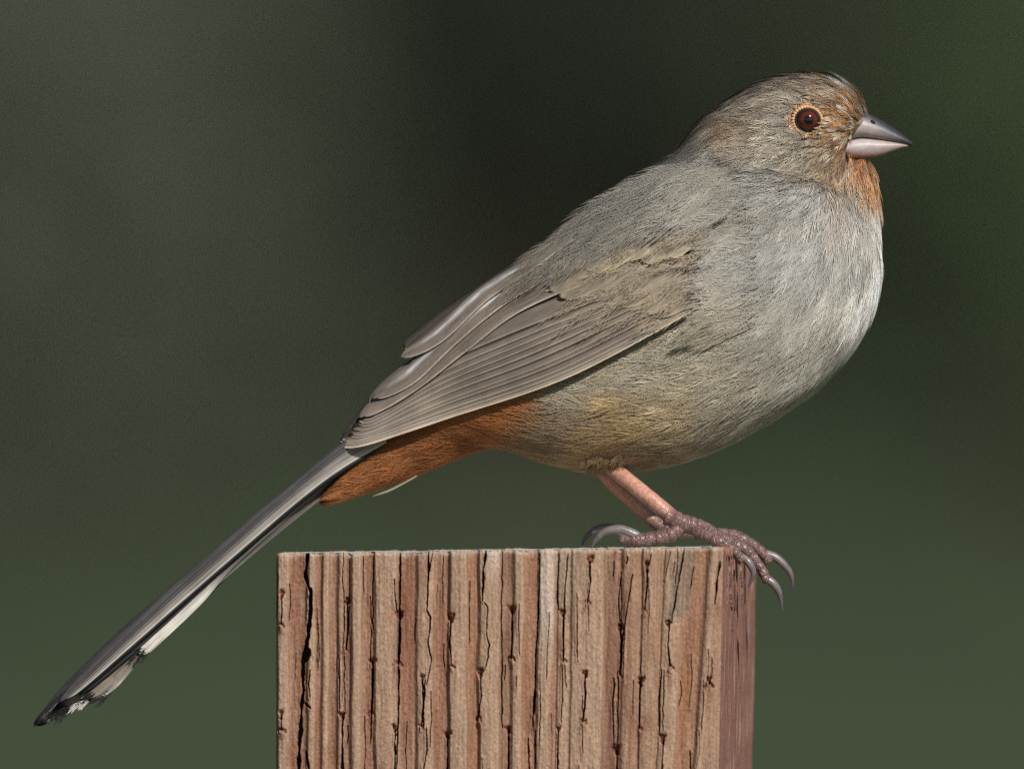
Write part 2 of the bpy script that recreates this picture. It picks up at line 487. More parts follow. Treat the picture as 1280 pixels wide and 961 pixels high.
    for k, (f, pts, w, dp) in enumerate([
        (ZL, [(316, 96), (310, 200), (318, 290), (318, 400), (315, 480)], .6, 1.6),
        (ZL, [(298, 500), (300, 620), (300, 720)], .55, 1.4),
        (ZL, [(318, 480), (318, 600), (322, 720)], .5, 1.3),
        (ZL, [(312, 735), (310, 850), (306, 990)], 1.2, 3.0),
        (ZL, [(436, 96), (432, 250), (432, 400)], .55, 1.5),
        (ZL, [(430, 540), (428, 680), (424, 850)], .9, 2.6),
        (ZL, [(541, 90), (540, 200), (538, 300), (536, 420), (537, 600), (535, 760), (530, 990)], 1.35, 3.6),
        (ZL, [(521, 200), (522, 260), (530, 330)], .7, 1.8),
        (ZL, [(656, 90), (654, 200), (648, 320)], 1.1, 3.2),
        (ZL, [(672, 90), (660, 170)], .6, 2),
        (ZL, [(648, 320), (664, 350), (656, 450), (668, 520), (650, 620)], .8, 2.2),
        (ZL, [(645, 600), (638, 700), (638, 790)], 1.2, 3.4),
        (ZL, [(650, 790), (652, 870), (640, 960)], .8, 2.0),
        (ZL, [(885, 90), (875, 160), (872, 285)], 1.5, 3.6),
        (ZL, [(878, 290), (892, 310), (890, 420), (902, 460), (888, 550)], .7, 2.0),
        (ZL, [(948, 90), (947, 300), (950, 500), (950, 700), (955, 790)], .7, 2.0),
        (ZL, [(965, 540), (960, 600)], .5, 1.4),
        (ZR, [(106, 100), (108, 220), (104, 350), (96, 500), (96, 640), (86, 790)], .9, 2.6),
        (ZR, [(96, 640), (88, 740)], 1.5, 3.4),
        (ZR, [(70, 830), (76, 990)], .8, 2.2),
        (ZR, [(98, 800), (100, 990)], .7, 2.2),
        (ZR, [(186, 100), (180, 220), (184, 320)], .8, 2.2),
        (ZR, [(222, 100), (212, 220), (207, 330)], .7, 2.2),
        (ZR, [(215, 540), (222, 630)], .45, 1.2), (ZR, [(205, 540), (205, 770)], .45, 1.2),
        (ZR, [(480, 180), (462, 300), (448, 400), (436, 580)], .85, 2.5),
        (ZR, [(430, 190), (425, 300), (432, 390)], .5, 1.4),
        (ZR, [(405, 130), (400, 190)], .8, 1.6), (ZR, [(460, 110), (452, 140)], .9, 1.6),
        (ZR, [(412, 590), (408, 700), (416, 860)], .75, 2.2), (ZR, [(430, 590), (430, 700), (430, 860)], .55, 1.6),
        (ZR, [(684, 76), (668, 180), (652, 280), (640, 360)], .9, 2.6),
        (ZR, [(722, 150), (708, 240)], .45, 1.0),
        (ZR, [(602, 560), (596, 680), (600, 820)], .7, 2.2), (ZR, [(612, 560), (612, 800)], .45, 1.2),
        (ZR, [(824, 130), (816, 200), (810, 300)], 1.3, 3.2),
        (ZR, [(770, 600), (772, 720), (765, 800)], .4, 1.0),
        (ZR, [(720, 880), (726, 960)], .7, 1.6),
        (ZR, [(630, 90), (610, 200)], .4, .8), (ZR, [(490, 600), (492, 740)], .4, 1.0),
        (ZR, [(555, 100), (540, 150)], .7, 1.5), (ZR, [(150, 330), (140, 600)], .35, .8),
        (ZR, [(650, 130), (640, 180)], .4, .8),
    ]):
        crack([f(*p) for p in pts], w, dp, .55, 10 + k)
    # ---------------- incising slits: a torn notch on top, a slit, a small dome below
    def slit(x, y0, y1, w=1.0):
        nonlocal H, dark, C
        q = random.Random(int(x * 7 + y0))
        lean, sk, wl, wr = q.uniform(-1.2, 1.2), q.uniform(.8, 1.2), q.uniform(.5, 1.1), q.uniform(.5, 1.1)
        crack([(x, y0), (x + lean, (y0 + y1) / 2), (x - 2 * lean, y1)], .95 * w, 3.4, .4, int(x))
        Xn = X + 1.5 * vnoise(X / 3.2, Y / 4, int(x)) + .7 * vnoise(X / 1.5, Y / 2, int(x) + 1)
        Yn = Y + 1.6 * vnoise(X / 3, Y / 3, int(x) + 2)
        hgt = q.uniform(12, 18)
        u = (Yn - (y0 - hgt * .6)) / hgt
        half = np.clip(9.0 * w * (1 - np.abs(u) ** 1.3), 0, None) * ((u > 0) & (u < 1))
        half = np.where(Xn < x, half * wl, half * wr)
        n = (1 - sstep(half * .5, half + .9, np.abs(Xn - x))) * ((u > 0) & (u < 1)) * sstep(0, .35, u)
        H -= 1.7 * n * np.clip(.1 + 1.0 * u, 0, 1)
        C = C * (1 - .85 * n[..., None]) + np.asarray(lin((140, 78, 58))) * .85 * n[..., None]
        r = np.hypot((Xn - x + 2 * lean) / wl, (Yn - y1 - 4) / 1.3)
        k = q.uniform(.65, 1.2)
        dm = np.exp(-((r - 4.6) / 1.3) ** 2) * (1 - sstep(y1 + 1, y1 + 6, Y)) * k
        H -= .75 * dm
        H += .45 * k * np.exp(-(r / 3.6) ** 2)
        C = C * (1 - .5 * dm[..., None]) + np.asarray(lin((118, 70, 54))) * .5 * dm[..., None]
        st = np.exp(-((X - x) / 5) ** 2) * np.clip(1 - np.abs(Y - y1 - 4) / 26, 0, 1) * .4
        C = C * (1 - st[..., None]) + np.asarray(lin((150, 100, 80))) * st[..., None]
    q = random.Random(5)
    for k in range(40):                                          # hairline checks
        x_, y_ = q.uniform(346, 900), q.uniform(684, 960)
        l_ = q.uniform(14, 90)
        crack([(x_, y_), (x_ + q.uniform(-1.5, 1.5), y_ + l_ * .5), (x_ + q.uniform(-2, 2) - max(0, x_ - 800) * .04, y_ + l_)], q.uniform(.25, .45), q.uniform(.4, 1.2), .5, 200 + k)
    for f, x, a, b, w in [(ZL, 745, 360, 545, 1), (ZL, 735, 820, 1000, 1.1), (ZL, 866, 575, 752, 1.1), (ZL, 990, 325, 515, 1), (ZL, 980, 800, 1010, 1),
                          (ZL, 432, 530, 735, .9), (ZL, 634, 600, 785, 1), (ZL, 540, 345, 535, 1), (ZL, 524, 795, 1000, 1), (ZL, 312, 745, 1000, .9),
                          (ZL, 330, 290, 480, .8), (ZL, 68, 265, 380, .5), (ZL, 68, 740, 800, .5),
                          (ZR, 310, 130, 292, .8), (ZR, 207, 340, 525, 1), (ZR, 192, 800, 1010, 1), (ZR, 297, 578, 765, .9), (ZR, 536, 150, 320, .9),
                          (ZR, 518, 608, 790, .9), (ZR, 436, 400, 578, 1), (ZR, 428, 880, 1070, 1.1), (ZR, 630, 380, 545, .9), (ZR, 615, 835, 1060, 1),
                          (ZR, 795, 600, 618, .6)]:
        px_, p0 = f(x, a); _, p1 = f(x, b)
        slit(px_, p0, p1, w)
    H += .06 * vnoise(X / 2.0, Y / 4, 61) + .07 * vnoise(X / 4, Y / 30, 62) + .05 * vnoise(X / 1.6, Y / 40, 63)
    # rounded corners and worn top arris
    H -= .8 * (1 - sstep(0, 6, X - 344)) ** 2 + 1.0 * (1 - sstep(0, 10, 902 - X)) ** 2 + .5 * (1 - sstep(0, 5, Dp)) ** 2
    H = np.clip(H, -4.6, 3)
    C = C * np.array((.70, .585, .505))
    C = C * (1 - .55 * dark[..., None]) + np.asarray(lin((70, 44, 34))) * .55 * dark[..., None]
    def place(X_, Y_, H_):
        """front-face pixel + relief -> world"""
        f = (902 - X_) / (902 - 344) * Wd
        # fanned slightly: the corner leans left on its way down, as photographed
        n = np.array((-right_e[0], -right_e[1]))
        lean = -np.clip(Y_ - 690, 0, 300) * .02 * S
        x = c0[0] + front_e[0] * f + n[0] * H_ * .001 + lean * sstep(344, 902, X_)
        y = c0[1] + front_e[1] * f + n[1] * H_ * .001
        return np.stack([x, y, Z0 + (480.5 - Y_) * S], -1)
    Vf = place(X, Y, H)
    # ---------------- right side face
    ns = 130
    gs = np.linspace(0, 1, ns)
    Sg, Dq = np.meshgrid(gs, depth, indexing='ij')
    tops = top[-1, 0] + 1.5 * Sg + .6 * vnoise(Sg * 40, Sg * 0, 71)
    Ys = tops + Dq
    Hs = .14 * vnoise(Sg * 60, Ys / 40, 72) + .22 * vnoise(Sg * 22, Ys / 120, 73) + .08 * vnoise(Sg * 120, Ys / 12, 77)
    Cs = np.zeros(Sg.shape + (3,)); Cs[:] = lin((150, 106, 89))
    wv = np.clip(vnoise(Sg * 18, Ys / 90, 74) * .5 + .5, 0, 1)[..., None]
    Cs = Cs * (1 - .75 * wv) + np.asarray(lin((126, 90, 82))) * .75 * wv
    wv = np.clip(vnoise(Sg * 50, Ys / 60, 75), 0, 1)[..., None]
    Cs = Cs * (1 - .7 * wv) + np.asarray(lin((182, 152, 134))) * .7 * wv
    for (s0, s1, y0, y1, w) in [(.09, .17, 688, 760, .014), (.16, .33, 688, 800, .016), (.24, .30, 690, 738, .010), (.5, .62, 690, 770, .012), (.33, .36, 720, 735, .01)]:
        uu = np.clip((Ys - y0) / (y1 - y0), 0, 1)
        d = np.abs(Sg - (s0 + (s1 - s0) * uu) + .006 * vnoise(Ys / 7, Ys * 0, 76))
        g = (1 - sstep(w * .5, w * 1.3, d / np.clip(1.15 - uu, .15, 1))) * (Ys < y1)
        Hs -= 3.0 * g
        Cs = Cs * (1 - .7 * g[..., None]) + np.asarray(lin((60, 38, 34))) * .7 * g[..., None]
    Hs -= .9 * (1 - sstep(0, .035, 1 - Sg)) ** 2 + .5 * (1 - sstep(0, 6, Dq)) ** 2
    nrm = np.array((math.cos(th), -math.sin(th)))
    edge = Vf[-1]                                               # shared arris with the front face
    Hs = Hs - Hs[0:1] * (1 - sstep(0, .03, Sg))
    Vr = np.stack([edge[None, :, 0] + right_e[0] * Sg * Wd + nrm[0] * Hs * .001,
                   edge[None, :, 1] + right_e[1] * Sg * Wd + nrm[1] * Hs * .001,
                   Z0 + (480.5 - Ys) * S], -1)
    # ---------------- top, back and left
    br, fl = Vr[-1], Vf[0]
    back = np.stack([br + (fl - Vf[-1]) * k for k in (0.0, .5, 1.0)], 0)
    left = np.stack([back[-1] * (1 - k) + fl * k for k in (0, .5, 1)], 0)
    nt_ = 40
    front_top, back_top = Vf[::4, 0], None
    A = Vf[::10, 0]
    tV = np.zeros((len(A), nt_, 3))
    for j in range(nt_):
        k = j / (nt_ - 1)
        f = np.linspace(1, 0, len(A))[:, None]
        bk = br[0][None] * (1 - f) + left[0][0][None] * f
        tV[:, j] = A * (1 - k) + bk * k
    tV[:, 1:-1, 2] += (.0003 * vnoise(tV[:, 1:-1, 0] * 1500, tV[:, 1:-1, 1] * 1500, 81)) - .00005
    Vall, Fall, Call, o = [], [], [], 0
    woodside = np.asarray(lin((168, 130, 112)))
    for v, c in ((Vf, C), (Vr, Cs), (back, None), (left, None), (tV, None)):
        r_, c_ = v.shape[:2]
        Vall.append(v.reshape(-1, 3))
        Fall.append(grid_faces(r_, c_) + o); o += r_ * c_
        if c is None:
            c = np.zeros(v.shape); c[:] = woodside if v is not tV else lin((186, 178, 166))
        Call.append(c.reshape(-1, 3))
    post = mesh_obj('wooden_post', np.concatenate(Vall), np.concatenate(Fall), mat_wood(), colors=np.concatenate(Call))
    tag(post, 'square weathered wooden post, ridged and cracked, under the bird', 'post')
    return post

# ------------------------------------------------------------------ the bird
TORSO = [(1000, 205, 1084, 272, 46), (930, 190, 1098, 322, 92), (850, 194, 1084, 402, 124), (790, 229, 1028, 476, 138),
         (722, 284, 950, 530, 138), (655, 342, 866, 570, 126), (596, 402, 770, 586, 104), (545, 456, 692, 577, 74),
         (503, 504, 622, 554, 50), (472, 544, 560, 575, 29), (442, 578, 482, 605, 17), (418, 606, 396, 634, 5)]
HEAD = [(1085, 144, 1054, 187, 9), (1078, 129, 1049, 205, 22), (1063, 111, 1053, 224, 40), (1036, 98, 1047, 240, 52), (1005, 95, 1036, 262, 60),
        (960, 103, 1012, 285, 68), (912, 128, 985, 305, 77), (873, 160, 952, 322, 84), (846, 194, 922, 332, 78), (826, 226, 886, 345, 48)]
THROAT = [(1084, 201, 1050, 197, 12), (1089, 212, 1040, 209, 23), (1092, 230, 1028, 228, 36), (1095, 255, 1018, 254, 48), (1097, 285, 1005, 288, 56)]

# flow of the plumage: x, y, dx, dy in photo pixels
FLOW = np.array([
    (1095, 135, -.5, -.8), (1075, 110, -.8, -.55), (1040, 95, -1, -.1), (990, 90, -1, .05), (940, 105, -1, .4), (890, 135, -.85, .6), (850, 175, -.7, .75),
    (1070, 140, -1, -.35), (1045, 150, -1, 0), (1050, 180, -1, .35), (1020, 190, -.9, .5), (980, 175, -1, .25), (940, 180, -.9, .45), (910, 200, -.9, .5),
    (1000, 220, -.8, .6), (1060, 205, -.45, .9), (1080, 225, .12, 1), (1095, 245, .15, 1), (1050, 240, -.4, .9), (960, 150, -1, .15), (1020, 120, -1, -.1),
    (820, 205, -.85, .55), (760, 245, -.85, .55), (700, 300, -.8, .6), (640, 350, -.8, .6), (880, 220, -.95, .35), (860, 260, -.95, .35),
    (930, 260, -.9, .5), (1000, 270, -.75, .7), (1060, 280, -.35, .95), (1100, 300, -.05, 1), (1098, 370, -.25, 1), (1060, 340, -.5, .9), (1000, 340, -.75, .65),
    (940, 330, -.95, .35), (900, 370, -1, .25), (1070, 430, -.6, .8), (1020, 480, -.75, .65), (960, 520, -.9, .5), (900, 555, -.95, .25), (1000, 410, -.8, .55),
    (940, 430, -.95, .35), (880, 450, -1, .2), (820, 470, -1, .12), (760, 500, -1, .1), (850, 530, -1, .1), (780, 560, -1, .05), (720, 560, -1, 0), (680, 560, -1, -.05),
    (640, 545, -1, .05), (580, 565, -.95, .28), (500, 590, -.92, .38), (430, 620, -.9, .42), (700, 500, -1, .1)], float)

PLUM = [  # x, y, colour of the plumage there
    (1000, 92, 118, 108, 96), (950, 105, 128, 119, 107), (900, 135, 128, 121, 110), (1040, 98, 118, 106, 92), (1070, 112, 146, 130, 110), (1095, 130, 134, 110, 88),
    (1085, 140, 138, 100, 70), (1062, 138, 138, 106, 76), (1045, 140, 150, 106, 70), (1045, 162, 142, 104, 70), (1050, 185, 140, 98, 66), (1030, 192, 122, 102, 82),
    (1030, 120, 140, 124, 104), (980, 130, 134, 126, 114), (975, 155, 134, 127, 116), (960, 180, 146, 138, 124), (930, 160, 132, 121, 106), (908, 168, 136, 118, 96),
    (920, 195, 136, 128, 116), (990, 195, 138, 130, 116), (1000, 215, 138, 127, 112), (1030, 212, 142, 124, 102), (1068, 204, 140, 96, 64), (1072, 222, 168, 118, 82),
    (1090, 236, 196, 150, 104), (1080, 245, 184, 142, 102), (1050, 230, 158, 124, 92), (860, 170, 122, 116, 106), (880, 200, 142, 139, 132), (1055, 250, 146, 138, 126),
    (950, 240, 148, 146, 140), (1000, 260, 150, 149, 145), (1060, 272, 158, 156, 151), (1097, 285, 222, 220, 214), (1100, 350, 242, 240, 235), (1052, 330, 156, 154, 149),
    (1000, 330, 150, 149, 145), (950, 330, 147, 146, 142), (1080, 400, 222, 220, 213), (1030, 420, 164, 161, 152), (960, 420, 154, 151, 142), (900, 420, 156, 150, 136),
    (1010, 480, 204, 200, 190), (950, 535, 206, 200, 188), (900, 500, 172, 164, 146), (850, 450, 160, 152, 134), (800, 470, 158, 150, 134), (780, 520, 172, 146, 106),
    (850, 520, 172, 154, 126), (900, 555, 188, 178, 160), (720, 500, 146, 138, 122), (700, 550, 146, 126, 102), (760, 560, 160, 132, 98), (820, 575, 140, 126, 104),
    (670, 570, 130, 108, 80), (652, 535, 152, 96, 54), (620, 545, 144, 92, 56), (560, 570, 150, 94, 54), (480, 595, 152, 96, 56), (400, 630, 152, 98, 58),
    (830, 200, 134, 132, 126), (760, 240, 126, 124, 119), (700, 290, 122, 119, 112), (650, 330, 124, 118, 107), (850, 240, 142, 140, 134), (900, 260, 138, 136, 130),
    (780, 280, 132, 129, 122), (600, 400, 120, 112, 100), (540, 450, 110, 104, 96)]
PLUM = np.array(PLUM, float)
PLUM_L = lin(PLUM[:, 2:5])

def plume_color(x, y):
    d2 = (x[:, None] - PLUM[None, :, 0]) ** 2 + (y[:, None] - PLUM[None, :, 1]) ** 2
    w = 1 / (d2 + 60) ** 1.9
    return (w[..., None] * PLUM_L[None]).sum(1) / w.sum(1)[:, None]

def flow_dir(x, y):
    d2 = (x[:, None] - FLOW[None, :, 0]) ** 2 + (y[:, None] - FLOW[None, :, 1]) ** 2
    w = 1 / (d2 + 150) ** 1.6
    v = (w[..., None] * FLOW[None, :, 2:4]).sum(1)
    v /= np.linalg.norm(v, axis=1)[:, None] + 1e-9
    return np.stack([v[:, 0], np.zeros(len(x)), -v[:, 1]], -1)

def unit(v):
    return v / (np.linalg.norm(v, axis=-1, keepdims=True) + 1e-12)

def plumes(root, nrm, dirn, L, Wf, colr, snap, nb=26, K=5, h0=.0002, hr=.0009, camber=.0004, cover=.62, tilt=.35, seed=0,
           tip=1.12, base=.72, var=.13, wmm=None, rag=.05, fan=1.0):
    """feathers made of barbs: every barb a narrow tapering ribbon. Arrays over N feathers."""
    r = np.random.default_rng(seed)
    N = len(root)
    T = unit(dirn - nrm * (dirn * nrm).sum(-1, keepdims=True))
    B = np.cross(nrm, T)
    rx_, ry_ = px_of(root)
    ang = (r.normal(0, .045, N) + .22 * vnoise(rx_ / 24, ry_ / 24, 301) + .12 * vnoise(rx_ / 9, ry_ / 9, 302))[:, None]
    T, B = T * np.cos(ang) + B * np.sin(ang), B * np.cos(ang) - T * np.sin(ang)
    ga, gb = np.array((0, .5, 1.0)), np.array((-1, 0, 1.0))
    grid = root[:, None, None] + T[:, None, None] * (ga[None, :, None, None] * L[:, None, None, None]) \
        + B[:, None, None] * (gb[None, None, :, None] * Wf[:, None, None, None])
    gp, gn = snap(grid.reshape(-1, 3))
    gp, gn = gp.reshape(N, 3, 3, 3), gn.reshape(N, 3, 3, 3)
    def lag(t, nodes):
        a, b, c = nodes
        return np.stack([(t - b) * (t - c) / ((a - b) * (a - c)), (t - a) * (t - c) / ((b - a) * (b - c)), (t - a) * (t - b) / ((c - a) * (c - b))], -1)
    t0 = np.linspace(.02, .74, nb)[None, :, None] + r.normal(0, .008, (N, nb, 2))
    side = np.array((-1.0, 1.0))[None, None, :]
    aend = t0 + .48 - .16 * t0 + r.normal(0, rag, t0.shape)
    e = .18 + .82 * np.sin(PI * np.clip(aend / 1.16, 0, 1)) ** .8
    bend = side * (e * (.9 + .1 * r.random(t0.shape)) + .02)
    s = np.linspace(0, 1, K)[None, None, None, :]
    a = t0[..., None] + (aend - t0)[..., None] * s ** 1.1
    b = bend[..., None] * (1 - (1 - s) ** 1.45) + r.normal(0, .05, (N, nb, 2, 1)) * s
    # little splits where the vane parts
    spl = r.random((N, nb, 2)) < .06
    b = b * (1 - .12 * spl[..., None] * s)
    wa, wb = lag(a, ga), lag(b, gb)
    pos = np.einsum('nmski,nmskj,nijc->nmskc', wa, wb, gp, optimize=True)
    nn = unit(np.einsum('nmski,nmskj,nijc->nmskc', wa, wb, gn, optimize=True))
    fl = r.uniform(.5, 1.4, (N, 1, 1, 1))
    h = h0 * r.uniform(.5, 2.0, (N, 1, 1, 1)) + hr * fl * a - camber * b ** 2 + r.normal(0, .00003, (N, nb, 2, 1))
    pos = pos + nn * h[..., None]
    tan = unit(np.gradient(pos, axis=3))
    sd = np.cross(nn, tan)
    ta = tilt * (1 + .4 * r.normal(size=(N, nb, 2, 1, 1)))
    wd = sd * np.cos(ta) + nn * np.sin(ta)
    hw = wmm * .0005 * (1 + .25 * r.normal(size=(N, nb, 2, 1))) * (1 - .86 * s ** 2.2) * np.ones(t0.shape + (1,))
    V = np.stack([pos - wd * hw[..., None], pos + wd * hw[..., None]], -2)        # N nb 2 K 2 3
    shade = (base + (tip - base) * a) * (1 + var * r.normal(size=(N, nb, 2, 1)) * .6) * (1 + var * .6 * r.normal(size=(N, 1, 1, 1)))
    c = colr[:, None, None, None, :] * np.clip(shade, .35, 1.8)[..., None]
    c = np.repeat(c[..., None, :], 2, -2)
    nbarb = N * nb * 2
    V = V.reshape(nbarb, K * 2, 3); c = c.reshape(nbarb, K * 2, 3)
    q = np.array([(2 * k, 2 * k + 1, 2 * k + 3, 2 * k + 2) for k in range(K - 1)])
    F = (np.arange(nbarb)[:, None, None] * (K * 2) + q[None]).reshape(-1, 4)
    return V.reshape(-1, 3), F, c.reshape(-1, 3)

def cat_plumes(name, sets, mat, parent, kind='stuff'):
    V, F, C, o = [], [], [], 0
    for v, f, c in sets:
        V.append(v); F.append(f + o); C.append(c); o += len(v)
    ob = mesh_obj(name, np.concatenate(V), np.concatenate(F), mat, parent, np.clip(np.concatenate(C), 0, .9), smooth=True)
    if kind: ob['kind'] = kind
    return ob

def poisson(pts, rad, keep):
    """greedy thinning with a radius that varies from point to point"""
    cell = float(rad.max())
    g, out = {}, []
    for i in range(len(pts)):
        p, rr = pts[i], rad[i]
        k = tuple((p // cell).astype(int))
        ok = True
        for dx in (-1, 0, 1):
            for dy in (-1, 0, 1):
                for dz in (-1, 0, 1):
                    for j in g.get((k[0] + dx, k[1] + dy, k[2] + dz), ()):
                        q = pts[j]
                        if (p[0] - q[0]) ** 2 + (p[1] - q[1]) ** 2 + (p[2] - q[2]) ** 2 < rr * rr:
                            ok = False; break
                    if not ok: break
                if not ok: break
            if not ok: break
        if ok:
            g.setdefault(k, []).append(i); out.append(i)
    return np.array(out[:keep])

def inside(x, y, poly):
    poly = np.asarray(poly, float)
    r = np.zeros(x.shape, bool)
    j = len(poly) - 1
    for i in range(len(poly)):
        xi, yi, xj, yj = *poly[i], *poly[j]
        r ^= ((yi > y) != (yj > y)) & (x < (xj - xi) * (y - yi) / (yj - yi + 1e-12) + xi)
        j = i
    return r

class Rbf:
    def __init__(self, xy, v, lam=1e-3):
        xy = np.asarray(xy, float) / 100; n = len(xy)
        self.xy = xy
        K = self.phi(np.linalg.norm(xy[:, None] - xy[None], axis=-1)) + lam * np.eye(n)
        Pm = np.concatenate([np.ones((n, 1)), xy], 1)
        A = np.block([[K, Pm], [Pm.T, np.zeros((3, 3))]])
        self.w = np.linalg.solve(A, np.concatenate([v, np.zeros(3)]))
    @staticmethod
    def phi(r): return np.where(r > 0, r * r * np.log(r + 1e-12), 0)
    def __call__(self, x, y):
        q = np.stack([np.ravel(x), np.ravel(y)], -1) / 100
        K = self.phi(np.linalg.norm(q[:, None] - self.xy[None], axis=-1))
        return (K @ self.w[:-3] + self.w[-3] + q @ self.w[-2:]).reshape(np.shape(x))

def blade(name, edge, width, yfn, mat, parent, base_c, edge_c, dark_c, layer=0.0, tilt=.12, camber=.25, dk=(.1, .9, .6), taper=.10, n=70, m=17, sink=0.0, stk=1.0, tp=.5,
          ragged=0.0, seed=0, cfn=None, basew=.7, shaft=1.0, centre=False, edge_w=.16, pitch=.0003, thick=.00010, end=0.0):
    """a flight feather. edge: photo-pixel points of its lower edge (centre line if centre) from tip to base; width in pixels"""
    r = np.random.default_rng(seed)
    c = catmull(edge, n)
    T = np.gradient(c, axis=0); T /= np.linalg.norm(T, axis=1)[:, None]
    Nv = np.stack([T[:, 1], -T[:, 0]], -1)                      # to the upper side of the photo when the tip is on the left
    s = np.linspace(0, 1, n)
    w = width * np.clip(1 - (1 - np.clip(s / taper, 0, 1)) ** 2, 0, 1) ** tp * (1 - (1 - basew) * s) * .5
    w = np.maximum(w, width * .03)
    mid = c if centre else c + Nv * (width * .5)
    v = np.linspace(-1, 1, m)
    X = mid[:, None, 0] + Nv[:, None, 0] * w[:, None] * v[None]
    Y = mid[:, None, 1] + Nv[:, None, 1] * w[:, None] * v[None]
    if ragged:                                                  # worn, frayed end
        j = r.normal(0, ragged, m)[None] * np.clip(1 - s / .07, 0, 1)[:, None] ** 1.2
        X = X - T[:, None, 0] * j; Y = Y - T[:, None, 1] * j
    if not centre:
        # keep the low side full to the tip: the taper bites on the upper side only half as much
        pass
    d = yfn(X, Y) + layer + tilt * v[None] - camber * (1 - v[None] ** 2) + sink * sstep(.5, 1, s)[:, None]
    V = np.stack([(X - 640) * S, d * .001, Z0 + (480.5 - Y) * S], -1)
    Lmm = np.concatenate([[0], np.cumsum(np.linalg.norm(np.diff(c, axis=0), axis=1))]) * S
    barb = (Lmm[:, None] + np.abs(v)[None] * w[:, None] * S * 1.2) / pitch
    C = np.zeros(X.shape + (3,)); C[:] = base_c
    k = sstep(1 - edge_w * 2, 1 - edge_w * .6, -v)[None, :, None] * np.ones((n, 1, 1))
    C = C * (1 - k) + np.asarray(edge_c) * k
    k = (sstep(dk[0], dk[1], v)[None, :, None]) * np.ones((n, 1, 1)) * dk[2]
    C = C * (1 - k) + np.asarray(dark_c) * k
    k = np.exp(-(v / .09) ** 2)[None, :, None] * .55 * shaft
    C = C * (1 - k) + np.asarray(dark_c) * .6 * k
    C = C * (1 + stk * (.16 * vnoise(v[None] * 8 + seed * 3.1, s[:, None] * 14, 311) + .10 * vnoise(v[None] * 16 + seed, s[:, None] * 5, 312)))[..., None]
    if cfn is not None: C = cfn(C, s[:, None] * np.ones((1, m)), np.ones((n, 1)) * v[None], X, Y)
    # closed thin shell
    Vb = V.copy(); Vb[..., 1] += thick
    V2 = np.concatenate([V.reshape(-1, 3), Vb.reshape(-1, 3)])
    F1 = grid_faces(n, m)
    F2 = F1[:, ::-1] + n * m
    def rim(idx):
        idx = np.asarray(idx)
        return np.stack([idx[:-1], idx[1:], idx[1:] + n * m, idx[:-1] + n * m], -1)
    ii = np.arange(n)
    Fr = np.concatenate([rim(np.arange(m)), rim(ii * m)[:, ::-1], rim(ii * m + m - 1), rim((n - 1) * m + np.arange(m))[:, ::-1]])
    ob = mesh_obj(name, V2, np.concatenate([F1, F2, Fr]), mat, parent, np.clip(np.concatenate([C.reshape(-1, 3)] * 2), 0, .9),
                  {'barb': np.concatenate([barb.ravel()] * 2)})
    return ob

